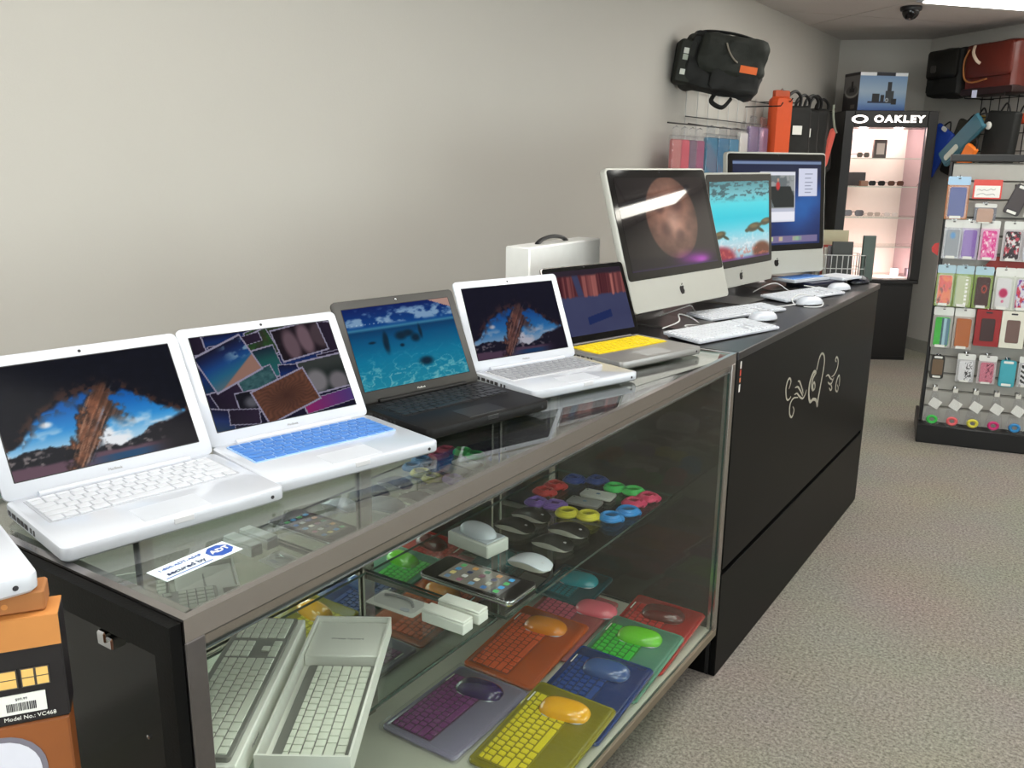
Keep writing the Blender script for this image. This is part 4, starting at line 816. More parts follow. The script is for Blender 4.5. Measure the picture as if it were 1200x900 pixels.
# coiled cables
def coil(label, x, y, c, rz=0, r=.026, group='coiled cables on the glass shelf', boxy=False, z=SH):
    m = mat('cord_%d_%d_%d' % c, c, .35, noise=.08); t = thing('coiled_cable', label, 'cable', (x, y, z), rz, group); mb = MB(); pts = []
    for k in range(73):
        a = 2 * math.pi * k / 24; rr = r - .0035 * (k / 24); e = 1.0
        X, Yv = math.cos(a), math.sin(a)
        if boxy: X = math.copysign(abs(X) ** .5, X); Yv = math.copysign(abs(Yv) ** .5, Yv)
        pts.append((X * rr, Yv * rr, .0062 + .0035 * (k / 24)))
    mb.tube(pts, .0052, 7); mb.build('cord', m, t)
    MB().bbox(-.010, .010, -.005, .005, .0006, .009, .0015, TR(r * .2, 0, .0)).build('plug', m, t); MB().box(.0, .007, -.0035, .0035, .002, .0075, TR(r * .2 + .0101, 0, 0)).build('connector', m_chrome, t, smooth=False)
    MB().bbox(-.003, .003, -.008, .008, 0.0006, .016, .001, TR(-r + .004, 0, 0)).build('tie', m, t)
NEAR = {'yellow': ('at the purple side', 'at the sky blue side'), 'sky blue': ('at the yellow side', 'at the pink side'), 'green': ('at the navy side', 'at the pink side'), 'pink': ('at the sky blue side', 'at the green side'), 'purple': ('by the mirror', 'by the grey phone cover'), 'red': ('by the purple cables', 'by the navy cables'), 'navy blue': ('by the red cables', 'by the green cables')}
for c, lb, pts, bx in (((206, 196, 48), 'yellow', ((-.318, 1.388), (-.262, 1.402)), 0), ((36, 130, 200), 'sky blue', ((-.208, 1.428), (-.190, 1.492)), 0), ((70, 206, 100), 'green', ((-.30, 1.628), (-.244, 1.634)), 0), ((206, 60, 100), 'pink', ((-.205, 1.556), (-.19, 1.615)), 1),
                       ((126, 90, 176), 'purple', ((-.425, 1.405), (-.372, 1.415)), 1), ((196, 44, 48), 'red', ((-.45, 1.485), (-.45, 1.545)), 1), ((40, 70, 150), 'navy blue', ((-.43, 1.62), (-.372, 1.652)), 1)):
    for k, (x, y) in enumerate(pts): coil('%s coiled cable on the shelf, %s' % (lb, NEAR[lb][k]), x, y, c, random.uniform(-.4, .4), .031 if not bx else .028, '%s coiled cables' % lb, bool(bx))
for x, y, c, lb in ((-.322, 1.490, (150, 150, 148), 'grey'), (-.318, 1.560, (226, 226, 220), 'white')):
    t = thing('phone_cover', '%s phone cover lying flat among the coiled cables' % lb, 'phone cover', (x, y, SH), .1); MB().slab(0, 0, .095, .052, .008, [(.002, .0005), (0, .003), (0, .008), (.001, .009)], I4, 5).build('shell', mat('cover_' + lb, c, .35), t)
    bd, lf = apple(.011); MB().prism(bd, .009, .0095, RZ(-math.pi / 2)).prism(lf, .009, .0095, RZ(-math.pi / 2)).build('emblem', mat('logo_teal', (70, 120, 150), .3), t, smooth=False)
    MB().lathe([(.003, .009), (.003, .0096)], 10, TR(-.04, .018, 0)).build('lens_hole', m_dark, t)
# keyboards in their white boxes
LA = math.atan2(.838, -.545)       # direction the boxes point
m_kal = mat('keyboard_aluminium', (150, 150, 146), .4, .6); m_kwh = mat('keyboard_keycap', (222, 226, 214), .45)
t = thing('boxed_keyboard', 'compact keyboard in an open white box tray, next to the purple set', 'keyboard', (-.248, .448, SH), LA)
# local x runs along the box length (away), y to the left
mb = MB(); Lb, Wb, Hb = .425, .148, .036
mb.box(-Lb / 2, Lb / 2, -Wb / 2, Wb / 2, .0005, .003); mb.box(-Lb / 2, Lb / 2, -Wb / 2, -Wb / 2 + .004, .003, Hb); mb.box(-Lb / 2, Lb / 2, Wb / 2 - .004, Wb / 2, .003, Hb); mb.box(-Lb / 2, -Lb / 2 + .004, -Wb / 2 + .004, Wb / 2 - .004, .003, Hb); mb.box(Lb / 2 - .004, Lb / 2, -Wb / 2 + .004, Wb / 2 - .004, .003, Hb)
mb.build('tray', m_paper, t, smooth=False)
MB().bbox(.085, Lb / 2 - .006, -Wb / 2 + .005, Wb / 2 - .005, .0032, .026, .002).build('insert', m_paper, t); lettering('Wireless Keyboard', .008, m_grey, t, TR(.145, 0, .0262) @ RZ(-math.pi / 2), depth=.0002)
def kboard(t, L, Wk, z, x0, rects, y0=0):
    """keyboard lying with its width along local x; its back edge faces +y"""
    MB().slab(x0, y0, L, Wk, .006, [(.001, z), (0, z + .002), (0, z + .008), (.0008, z + .009)], I4, 4).build('keyboard_body', m_kal, t)
    add_keys(rects, m_kwh, t, x0 - L / 2 + .005, y0 - Wk / 2 + .006, z + .009, .0026, False)
kboard(t, .272, .122, .0045, -.063, key_rects(.262, .100), -.004)
t = thing('boxed_keyboard', 'full size keyboard on a white box beside the case end', 'keyboard', (-.352, .334, SH), LA)
MB().bbox(-.215, .215, -.062, .062, .0005, .048, .002).build('box', m_paper, t); kboard(t, .41, .108, .0483, -.003, full_rects(.40, .092), .002)
lettering('Keyboard', .009, m_grey, t, TR(-.12, -.0623, .024) @ RX(math.pi / 2), depth=.0002)

# ------------------------------------------------------------------ laptop shell sets on the deck
DK = .1628
def shellset(label, x, y, shell, keys, mouse, tilt=.11, ln=.31, wd=.215, rz=0, z=DK, film=False, mside=None, my=-.005):
    ms = mat('shell_%d_%d_%d' % shell, shell, .12, noise=.08, scale=12, coat=.8); mk = [mat('coverbase_%d_%d_%d' % keys, tuple(int(v * .62) for v in keys), .4, noise=.05), mat('cover_%d_%d_%d' % keys, keys, .35, noise=.05)]; mm = mat('mouse_%d_%d_%d' % mouse, mouse, .12, coat=.8, noise=.04)
    t = thing('laptop_shell_set', label, 'laptop case', (x, y, z + .0006 + math.sin(abs(tilt)) * ln / 2 * (1 if tilt else 0)), math.pi / 2 + rz, 'packed laptop shell sets on the case deck')
    t.rotation_euler = (0, -tilt, math.pi / 2 + rz)
    MB().slab(0, 0, ln, wd, .014, [(.004, .0), (0, .004), (0, .009), (.003, .012)], I4, 5).build('shell', ms, t)
    MB().slab(0, 0, ln - .016, wd - .016, .010, [(0, .0121), (.001, .0128)], I4, 5).build('inlay', mat('inlay_%d_%d_%d' % shell, tuple(int(v * .9) for v in shell), .25), t)
    kw, kd = ln * .80, wd * .53; x0 = -ln / 2 + .018; y0 = wd / 2 - .018 - kd
    cv = MB().slab(x0 + kw / 2, y0 + kd / 2, kw + .004, kd + .004, .003, [(0, .0128), (0, .0138)], I4, 3)
    for cx, cy, a, b in key_rects(kw, kd): cv.slab(x0 + cx, y0 + cy, a - .0022, b - .0022, .0012, [(0, .0136), (.0006, .0162)], I4, 1, 1)
    cv.build('keyboard_cover', mk, t)
    mo = superell(.062, .034, .024, 28, 8, zmin=.0155, pw=2.9).build('mouse', mm, t, (ln / 2 - .072, my, 0)); mo.rotation_euler = (0, 0, math.pi / 2 + .15)
    MB().slab(0, 0, .122, .065, .028, [(.002, .0130), (0, .0148), (.001, .0170)], I4, 6).build('mouse_base', mside or m_white, t, (ln / 2 - .072, my, 0)).rotation_euler = (0, 0, math.pi / 2 + .15)
    MB().box(ln / 2 - .08, ln / 2 - .045, wd / 2 - .022, wd / 2 - .012, .0129, .0134).build('label', m_paper, t, smooth=False)
    if film:
        MB().slab(0, 0, ln + .012, wd + .012, .008, [(.004, -.0004), (0, .003), (0, .014), (.006, .0175), (.02, .0185)], I4, 3).build('clear_wrap', m_clear, t)
    return t
shellset('clear lilac laptop shell set with purple keyboard cover and dark purple mouse', -.368, .968, (150, 142, 172), (136, 50, 132), (48, 26, 84), 0, film=True)
shellset('orange laptop shell set with orange keyboard cover and mouse', -.372, 1.288, (196, 84, 24), (226, 96, 52), (226, 132, 16))
shellset('pale pink laptop shell set with pink mouse', -.365, 1.452, (176, 92, 92), (206, 96, 120), (232, 104, 120), my=-.068)
shellset('teal keyboard cover set with teal mouse in the far corner of the deck', -.415, 1.612, (22, 76, 86), (16, 120, 136), (26, 150, 164), ln=.18, wd=.18, z=DK + .036)
shellset('yellow laptop shell set with amber mouse', -.132, .985, (142, 132, 22), (224, 206, 40), (240, 172, 14))
shellset('dark blue laptop shell set with slate blue mouse', -.131, 1.190, (16, 52, 116), (26, 66, 140), (52, 84, 142), mside=mat('slate_base', (40, 60, 110), .3))
shellset('green laptop shell set with lime mouse', -.132, 1.385, (88, 146, 122), (58, 190, 60), (104, 200, 34))
shellset('red laptop shell set with dark red mouse', -.131, 1.535, (170, 26, 24), (186, 50, 44), (84, 14, 14), mside=mat('darkred_base', (110, 20, 20), .3))

# ------------------------------------------------------------------ lit eyewear cabinet
CA = math.radians(30); CW2, CD2, CH2 = .66, .38, T + .868
cab = thing('eyewear_cabinet', 'tall black lit cabinet with a glowing eyewear brand sign', 'cabinet', (-.93, 6.35, 0), CA)
m_cabk = mat('cabinet_black', (16, 13, 14), .35, noise=.1); m_inner = mat('cabinet_inner', (246, 226, 220), .6, noise=.02)
OZ0, OZ1 = T - .35, T + .752; ox0, ox1 = .07, .59
MB().bbox(0, ox0, 0, CD2, OZ0, CH2 - .001, .003).build('side', m_cabk, cab); MB().bbox(ox1, CW2, 0, CD2, OZ0, CH2 - .001, .003).build('side', m_cabk, cab)
MB().bbox(ox0 + .0005, ox1 - .0005, 0, CD2, OZ1, CH2, .003).build('header', m_cabk, cab); MB().box(ox0 + .0005, ox1 - .0005, CD2 - .02, CD2, OZ0, OZ1 - .0005).build('back_panel', m_inner, cab, smooth=False)
MB().box(ox0 + .0005, ox0 + .006, .03, CD2 - .021, OZ0 + .0005, OZ1 - .0005).build('inner_side', m_inner, cab, smooth=False); MB().box(ox1 - .006, ox1 - .0005, .03, CD2 - .021, OZ0 + .0005, OZ1 - .0005).build('inner_side', mat('cabinet_mirror', (200, 180, 190), .05, .9), cab, smooth=False)
MB().bbox(.0, CW2, 0, CD2, .62 - .03, OZ0 - .0005, .003).build('ledge', m_cabk, cab)
MB().bbox(.03, CW2 - .03, .02, CD2, 0.0005, .5895, .003).build('plinth', m_cabk, cab)
for k in range(2):
    d = MB().bbox(.04 + k * .292, .04 + k * .292 + .288, .010, .0195, .03, .575, .002).build('door', m_cabk, cab); MB().lathe([(.009, 0), (.009, .008), (.006, .016)], 12, TR(.30 + k * .06, .010, .40) @ RX(math.pi / 2)).build('knob', m_alud, d)
MB().box(ox0 + .007, ox1 - .007, .03, CD2 - .021, OZ0 + .0005, OZ0 + .012).build('floor_board', m_inner, cab, smooth=False)
SZ = [T + .537, T + .333, T + .108, T - .108]
for z in SZ:
    mb = MB().box(ox0 + .0065, ox1 - .0065, .04, CD2 - .022, z - .006, z); mb.m = [0, 0, 1, 0, 0, 0]; mb.build('glass_shelf', [m_glass, mat('pale_edge', (190, 196, 186), .2)], cab, smooth=False)
m_glow = mat('sign_glow', (255, 250, 246), .5, emit=(255, 244, 238), es=2.2)
lettering('OAKLEY', .066, m_glow, cab, TR(.385, -.001, T + .808) @ RX(math.pi / 2), depth=.001, bold=.0028, sx=1.25, space=1.22)
def ell(cx, cz, a, b, a2, b2, n=40):
    mb = MB(); vs = []; fs = []
    for y in (-.0025, -.0002):
        for (p, q) in ((a, b), (a2, b2)): vs += [(cx + p * math.cos(2 * math.pi * k / n), y, cz + q * math.sin(2 * math.pi * k / n)) for k in range(n)]
    for k in range(n):
        l = (k + 1) % n; fs += [(k, l, n + l, n + k), (2 * n + k, 3 * n + k, 3 * n + l, 2 * n + l), (k, 2 * n + k, 2 * n + l, l), (n + k, n + l, 3 * n + l, 3 * n + k)]
    return mb.add(vs, fs)
ell(.107, T + .808, .058, .029, .036, .018).build('emblem', m_glow, cab)
m_spot = mat('spot_glow', (255, 236, 220), .5, emit=(255, 226, 206), es=9)
CABM = TR(-.93, 6.35, 0) @ RZ(CA)
for x, y, z, e in ((.20, .20, OZ1 - .03, 3.2), (.46, .20, OZ1 - .03, 3.2), (.2, .07, OZ0 + .06, 2.0), (.46, .07, OZ0 + .06, 2.0)):  # upper pair are the visible spots, lower pair added to brighten the bottom
    up = z > T
    sp = MB().lathe([(.028, 0), (.030, -.006), (.022, -.012)] if up else [(.02, 0), (.02, .006), (.012, .009)], 16, TR(x, y, OZ1 - .0005 if up else OZ0 + .0125)).build('spot_light', m_spot if up else m_white, cab)
    l = bpy.data.lights.new('cabinet_lamp', 'POINT'); l.energy = e; l.color = (1, .80, .74); l.shadow_soft_size = .03; lo = bpy.data.objects.new('cabinet_lamp', l); COL.objects.link(lo); lo.parent = cab; lo.location = (x, y, z)
def sunglasses(label, x, y, z, lens, rz=0, s=1.0, wrap=False):
    p = CABM @ Vector((x, y, z)); t = thing('sunglasses', label, 'sunglasses', p, CA + rz, 'sunglasses in the lit cabinet'); ml = mat('lens_%d_%d' % lens[:2], lens, .08)
    for sx in (-1, 1):
        MB().slab(sx * .034 * s, .022 * s, .052 * s, .036 * s, .014 * s, [(0, -.002), (0, .002)], LZ, 5).build('lens', ml, t)
        MB().tube([(sx * .06 * s, 0, .028 * s), (sx * .062 * s, .05 * s, .026 * s), (sx * .060 * s, .11 * s, .006 * s)], .0025 * s, 6).build('temple', ml, t)
    MB().tube([(-.012 * s, 0, .026 * s), (0, -.002, .030 * s), (.012 * s, 0, .026 * s)], .0025 * s, 6).build('bridge', ml, t)
sunglasses('dark glossy sunglasses on the third glass shelf', .16, .10, SZ[2], (60, 26, 30), s=1.25)
sunglasses('black sunglasses in the middle of the second glass shelf', .315, .12, SZ[1], (24, 22, 24)); sunglasses('brown sunglasses at the mirror side of the second glass shelf', .46, .14, SZ[1], (90, 56, 44), .1)
sunglasses('pale sunglasses on the third glass shelf beside the dark pair', .33, .16, SZ[2], (190, 170, 160), .05, .8); sunglasses('small pale sunglasses at the mirror side of the third shelf', .45, .14, SZ[2], (200, 176, 166), -.05, .8)
sunglasses('grey sunglasses tilted on the top glass shelf', .20, .14, SZ[0], (110, 106, 100), .5, 1.0)
def cabbox(name, label, cat, x, y, z, w, d, h, m, rz=0, inner=None):
    t = thing(name, label, cat, CABM @ Vector((x, y, z)), CA + rz); MB().bbox(-w / 2, w / 2, -d / 2, d / 2, .0004, h, .003).build('body', m, t)
    if inner: MB().box(-w * .28, w * .32, -d / 2 - .0012, -d / 2 - .0002, h * .2, h * .8).build('window', inner, t, smooth=False)
    return t
cabbox('framed_display', 'small dark framed display standing on the top glass shelf', 'frame', .335, .20, SZ[0], .095, .03, .135, mat('frame_grey', (86, 74, 72), .4), inner=mat('frame_pale', (206, 190, 182), .5))
cabbox('eyewear_case', 'large dark grey eyewear case on the second glass shelf', 'case', .165, .22, SZ[1], .16, .09, .10, mat('case_grey', (60, 56, 58), .5), .1)
cabbox('eyewear_case', 'small brown eyewear box beside the black sunglasses', 'case', .205, .08, SZ[1], .055, .05, .04, mat('case_brown', (150, 112, 92), .5))
cabbox('eyewear_case', 'small white wedge stand on the cabinet floor', 'stand', .53, .16, OZ0 + .0122, .05, .05, .06, m_white)
# speaker carton on top
def speaker_pic(U, V):
    P = Pic(U, V, (0, 0, 0)); P.over(1 + 0 * U, grad(V, [(0, (60, 90, 150)), (.2, (110, 140, 180)), (.5, (150, 170, 190)), (.85, (120, 150, 186)), (1, (110, 140, 180))])); P.rect(0, 1, .92, 1, (230, 232, 236)); P.rect(.34, .74, .92, 1, (20, 22, 34))
    P.rect(.2, .78, .2, .24, (30, 36, 60)); P.rect(.28, .44, .22, .44, (24, 26, 30)); P.rect(.46, .54, .24, .42, (24, 26, 30)); P.rect(.56, .74, .2, .52, (48, 52, 56)); P.rect(.60, .68, .52, .76, (34, 36, 40)); P.rect(.70, .80, .16, .32, (22, 24, 28)); P.disc(.60, .28, .035, .05, (190, 196, 200), .2); P.disc(.60, .28, .022, .03, (30, 32, 36), .2); return P.c
def dark_pic(U, V):
    P = Pic(U, V, (44, 38, 40)); P.rect(0, 1, .5, .93, (120, 116, 116)); P.disc(.55, .5, .45, .16, (190, 186, 180), .15); P.disc(.55, .53, .4, .14, (90, 86, 86), .15); P.rect(.5, .62, .5, .78, (26, 24, 26)); P.rect(.4, .72, .5, .6, (30, 28, 30)); P.rect(.55, .8, .05, .16, (110, 100, 96)); return P.c
spk = thing('speaker_carton', 'carton printed with a blue picture of black loudspeakers on the cabinet', 'box', CABM @ Vector((.245, .17, CH2)), CA + math.radians(12))
MB().bbox(-.185, .185, -.11, .11, .0004, .268, .002).build('body', mat('carton_grey', (96, 100, 112), .5), spk); picture('printed_front', speaker_pic, .366, .262, 90, 64, m_print, spk, TR(0, -.1106, .003)); picture('printed_side', dark_pic, .216, .262, 40, 48, m_print, spk, TR(-.1856, 0, .003) @ RZ(-math.pi / 2))

# ------------------------------------------------------------------ slatted rack of phone accessories
RA = math.atan2(.091, .477); RW = .52; RH = T + .505
rack = thing('accessory_rack', 'freestanding slatted rack with black base, hung with phone accessories', 'rack', (.072, 4.525, 0), RA)
RM = TR(.072, 4.525, 0) @ RZ(RA)
LEAN = .055                                   # panel leans back
def PM(x, z, off=0): return RM @ TR(x, .06, .10) @ RX(-LEAN) @ TR(0, -off, z - .10)
m_slat = mat('slat_grey', (168, 166, 160), .45); m_slatd = mat('slat_dark', (60, 58, 60), .6)
MB().bbox(-.012, RW + .01, -.02, .40, 0.0005, .10, .004).build('base', m_blk, rack)
def rb(mb, name, m, **k):
    o = mb.build(name, m, rack, smooth=False); return o
L0 = TR(0, .06, .10) @ RX(-LEAN)
rb(MB().box(.0, RW, .012, .024, .003, RH - .10, L0), 'back_board', m_slatd)
n = 15; sh_ = (RH - .10) / n
for k in range(n): MB().prism([(-.004, .004), (.0115, .001), (.0115, sh_ - .001), (-.004, sh_ - .010)], .012, RW - .012, L0 @ TR(0, 0, k * sh_) @ Matrix(((0, 0, 1, 0), (1, 0, 0, 0), (0, 1, 0, 0), (0, 0, 0, 1)))).build('slat', m_slat, rack, smooth=False)
for x in (-.006, RW - .006): rb(MB().bbox(x, x + .012, -.008, .03, .003, RH - .095, .002, L0), 'side_trim', m_blk)
rb(MB().bbox(-.006, RW + .006, -.012, .034, RH - .0945, RH - .06, .002, L0), 'top_cap', m_blk)
rb(MB().prism([(.03, .003), (.36, .003), (.10, 1.15), (.03, 1.30)], .006, .014, RM.inverted() @ RM @ TR(0, .06, .10) @ Matrix(((0, 0, 1, 0), (1, 0, 0, 0), (0, 1, 0, 0), (0, 0, 0, 1)))), 'side_panel', m_slatd)
def hook(x, z, ln=.06):
    P = [(0, .004, .0), (0, -.01, .0), (0, -ln, .006), (0, -ln - .006, .016)]; MB().tube(P, .0022, 6, L0 @ TR(x, 0, z - .10)).box(-.012, .012, -.0085, -.0045, -.012, .012, L0 @ TR(x, 0, z - .10)).build('hook', m_chrome, rack, smooth=False)
def pack(kind, x, z, w, h, c1, c2, label, off=.055, tilt=0.0, header=(228, 230, 226), pat=None, dup=0):
    """hanging pack: header card, coloured insert, clear blister"""
    M = PM(x, z, off) @ RY(tilt); t = thing({'case': 'phone_case_pack', 'box': 'phone_case_box', 'coil': 'cable_pouch', 'sign': 'price_sign', 'bare': 'phone_case'}[kind], label, {'case': 'phone case', 'box': 'phone case', 'coil': 'cable', 'sign': 'sign', 'bare': 'phone case'}[kind], (0, 0, 0), 0, 'accessories hung on the slatted rack'); t.matrix_world = M
    mc = mat('pk_%d_%d_%d' % c1, c1, .35); m2 = mat('pk_%d_%d_%d' % c2, c2, .35); mh = mat('pk_%d_%d_%d' % header, header, .5)
    if kind == 'case':
        zslab(0, h * .40, w, h * .20, .006, [(0, -.001), (0, .001)], 3).build('header_card', mh, t); zslab(0, -h * .1, w, h * .8, .004, [(0, -.0008), (0, .0008)], 3).build('backing_card', m2, t)
        if pat is not None: picture('case_print', pat, w * .70, h * .66, 20, 32, m_print, zslab(0, -h * .10, w * .74, h * .70, .010, [(0, -.009), (0, -.001)], 4).build('phone_case', mc, t), TR(0, -.0094, -h * .43))
        else: zslab(0, -h * .10, w * .74, h * .70, .010, [(.001, -.010), (0, -.008), (0, -.001)], 4).build('phone_case', mc, t)
        zslab(0, -h * .1, w * .92, h * .78, .008, [(.003, -.016), (0, -.012), (0, -.0012)], 3).build('blister', m_clear, t); MB().box(-w * .28, w * .22, -.0168, -.0162, -h * .485, -h * .42).build('price_tag', m_paper, t, smooth=False)
        zslab(0, h * .45, .012, .005, .002, [(0, -.0016), (0, -.001)], 3).build('hang_slot', m_dark, t)
    elif kind == 'box':
        zslab(0, 0, w, h, .004, [(0, -.022), (0, .0)], 3).build('carton', mc, t); zslab(0, -h * .05, w * .56, h * .62, .008, [(.001, -.0245), (0, -.0222)], 4).build('phone_case', m2, t); zslab(0, h * .42, .03, .008, .003, [(0, -.0226), (0, -.0221)], 3).build('hang_slot', m_dark, t)
    elif kind == 'bare':
        zslab(0, 0, w, h, .012, [(.002, -.012), (0, -.009), (0, .0)], 4).build('shell', mc, t); zslab(0, 0, w * .8, h * .66, .006, [(0, -.0126), (0, -.0121)], 4).build('face', m2, t)
        for s in (-1, 1): zslab(0, s * h * .42, w * .6, h * .09, .003, [(0, -.0126), (0, -.0121)], 3).build('tag_bar', m_paper, t)
    elif kind == 'sign':
        zslab(0, 0, w, h, .003, [(0, -.002), (0, 0)], 3).build('card', mc, t); zslab(0, -h * .12, w * .88, h * .62, .002, [(0, -.0026), (0, -.0021)], 3).build('face', m2, t)
        for q in range(2): MB().tube(smooth_path([Vector((-w * .36 + i * w * .08, -.003, -h * (.02 + .24 * q) + random.uniform(-.005, .005))) for i in range(9)], 3), .0009, 4).build('scribble', m_dark, t)
    elif kind == 'coil':
        mb = MB(); P = [(math.cos(2 * math.pi * k / 20) * (w * .26 - .001 * k / 20), -.010 - .002 * k / 20, -h * .30 + math.sin(2 * math.pi * k / 20) * (w * .20)) for k in range(61)]; mb.tube(P, .0075, 7).build('cord', mc, t)
        zslab(-.004, h * .10, w * .62, h * .22, .003, [(0, -.006), (0, -.005)], 3, RY(.5)).build('paper_tag', m_paper, t)
        pts = [(-w * .5, -h * .36), (0, -h * .5), (w * .5, -h * .36), (w * .16, h * .40), (-w * .16, h * .40)]; MB().prism(pts, -.001, .018, RX(math.pi / 2)).build('clear_bag', m_clear, t, smooth=False); MB().box(-w * .14, w * .14, -.003, .0, h * .40, h * .5).build('header_card', m2, t, smooth=False)
    return t
z1, z2, z3, z4, z5, z6 = T + .325, T + .115, T - .125, T - .345, T - .560, T - .775
def spots(c, n, seed): 
    return lambda U, V: Pic(U, V, c[0]).over(sst(.52, .58, fbm(U, V, 5, 8, seed, 2)), c[1]).over(sst(.62, .66, fbm(U, V, 7, 9, seed + 5, 2)), c[2]).c
zebra = lambda U, V: Pic(U, V, (236, 236, 236)).over(sst(.45, .55, .5 + .5 * np.sin(26 * V + 10 * U + 4 * fbm(U, V, 3, 4, 2))), (16, 16, 18)).c
grn = lambda U, V: Pic(U, V, (60, 190, 60)).rect(.45, .6, 0, 1, (60, 96, 110)).rect(.6, .8, 0, 1, (170, 210, 220)).rect(.8, 1, 0, 1, (90, 130, 150)).c
items = [
 ('case', .045, z1, .105, .215, (24, 46, 130), (196, 120, 60), 'blue phone case pack on a white and sky blue card in the top row', dict(header=(170, 204, 232))),
 ('sign', .175, z1 + .045, .13, .095, (216, 74, 66), (238, 236, 232), 'red bordered price sign with handwriting on the rack', dict(off=.075)),
 ('case', .180, z1 - .075, .10, .10, (196, 160, 140), (120, 122, 132), 'small clear pack with a pale brown round accessory under the price sign', {}),
 ('bare', .315, z1 - .005, .075, .15, (50, 44, 48), (64, 56, 58), 'charcoal phone case hanging askew beside the price sign', dict(tilt=.35, off=.07)),
 ('case', .405, z1 - .01, .08, .17, (190, 206, 150), (220, 220, 214), 'pale green phone case pack in the top row', dict(tilt=.2)),
 ('case', .045, z2, .085, .20, (128, 132, 140), (196, 196, 198), 'grey phone case pack with a small blue flower', dict(pat=lambda U, V: Pic(U, V, (132, 136, 142)).disc(.5, .8, .2, .12, (50, 130, 190), .4).c)),
 ('case', .125, z2, .085, .20, (126, 84, 170), (196, 186, 206), 'plain purple phone case pack', {}),
 ('case', .215, z2, .085, .20, (226, 60, 150), (236, 200, 220), 'hot pink patterned phone case pack', dict(pat=spots(((230, 60, 150), (240, 140, 190), (250, 220, 230)), 3, 4))),
 ('case', .320, z2, .09, .20, (40, 20, 34), (220, 214, 214), 'dark phone case pack with red and white swirls', dict(pat=spots(((40, 20, 34), (200, 60, 80), (236, 230, 230)), 3, 9))),
 ('case', .400, z2, .075, .20, (206, 206, 212), (220, 214, 214), 'pale grey phone case pack with a golden panel', dict(pat=lambda U, V: Pic(U, V, (206, 206, 214)).rect(.1, .9, .55, .95, (176, 136, 60)).disc(.3, .3, .1, .06, (60, 60, 66)).disc(.75, .3, .1, .06, (60, 60, 66)).c)),
 ('case', .480, z2, .075, .20, (40, 34, 90), (196, 196, 150), 'navy phone case pack at the rack edge', {}),
 ('case', .038, z3, .085, .215, (226, 90, 30), (150, 176, 84), 'orange and red phone case pack on a green card', dict(header=(176, 206, 220), pat=spots(((232, 110, 30), (220, 50, 30), (120, 30, 20)), 3, 14))),
 ('case', .125, z3, .085, .215, (188, 196, 150), (150, 176, 84), 'beige phone case pack with white beads on a green card', dict(header=(176, 206, 220), pat=lambda U, V: Pic(U, V, (188, 196, 150)).over((np.abs(U - .72) < .09) * (np.sin(V * 44) > -.3) * 1.0, (246, 246, 240)).c)),
 ('case', .215, z3, .085, .215, (70, 26, 24), (150, 176, 84), 'dark red phone case pack with a ring print on a green card', dict(header=(176, 206, 220), pat=lambda U, V: Pic(U, V, (64, 26, 26)).disc(.6, .6, .22, .15, (190, 70, 50), .2).disc(.6, .6, .13, .09, (60, 24, 24), .2).c)),
 ('case', .310, z3, .09, .215, (226, 226, 224), (222, 226, 214), 'white phone case pack with one magenta flower', dict(pat=lambda U, V: Pic(U, V, (226, 226, 226)).disc(.5, .5, .3, .16, (196, 30, 90), .3).disc(.5, .2, .1, .05, (210, 90, 130), .3).c)),
 ('case', .400, z3, .09, .215, (220, 216, 224), (222, 226, 214), 'white phone case pack with red and violet flowers', dict(pat=spots(((226, 222, 230), (206, 40, 70), (110, 70, 170)), 3, 24))),
 ('case', .485, z3, .075, .215, (40, 36, 46), (150, 140, 140), 'dark phone case pack with grey streaks at the rack edge', {}),
 ('case', .050, z4, .095, .215, (60, 190, 60), (188, 180, 176), 'green and blue striped phone case pack', dict(pat=grn)),
 ('case', .150, z4, .095, .215, (186, 100, 34), (196, 186, 176), 'plain caramel brown phone case pack', {}),
 ('box', .260, z4 + .015, .115, .19, (150, 24, 28), (60, 34, 34), 'red phone case box with a dark window', {}),
 ('box', .375, z4 + .015, .11, .19, (226, 224, 210), (110, 84, 78), 'white phone case box with a brown case', {}),
 ('box', .478, z4 + .015, .08, .19, (216, 220, 190), (180, 196, 150), 'pale phone case box at the rack edge', {}),
 ('bare', .052, z5, .065, .125, (40, 38, 36), (110, 88, 66), 'dark phone case with two white bars', dict(off=.03)),
 ('case', .185, z5 + .01, .085, .15, (226, 226, 226), (206, 206, 206), 'white phone case pack with black speckles', dict(pat=lambda U, V: Pic(U, V, (230, 230, 232)).over(sst(.55, .6, fbm(U, V, 10, 14, 6, 2)) * (U > .4), (30, 30, 34)).c)),
 ('case', .285, z5 + .01, .085, .15, (206, 110, 130), (206, 196, 196), 'pink phone case pack with dark speckles', dict(pat=lambda U, V: Pic(U, V, (210, 120, 140)).over(sst(.55, .6, fbm(U, V, 10, 14, 8, 2)) * (U > .4), (110, 30, 60)).c)),
 ('bare', .380, z5, .075, .14, (60, 160, 176), (66, 166, 182), 'teal phone case hanging bare between pink and zebra packs', {}),
 ('case', .470, z5 + .015, .085, .16, (230, 230, 230), (206, 206, 206), 'black and white zebra striped phone case pack', dict(pat=zebra)),
]
for k, (c, nm) in enumerate((((60, 190, 80), 'green'), ((226, 96, 100), 'coral'), ((216, 206, 70), 'yellow'), ((196, 40, 110), 'magenta'), ((40, 130, 190), 'blue'))):
    items.append(('coil', .055 + k * .098, z6, .085, .22, c, (216, 214, 206), '%s cable coiled in a clear pouch on the lowest hooks' % nm, {}))
for kind, x, z, w, h, c1, c2, lb, kw in items:
    pack(kind, x, z, w, h, c1, c2, lb, **kw); 
    if kind != 'sign': hook(x, z + h * .46, kw.get('off', .055) + .004)
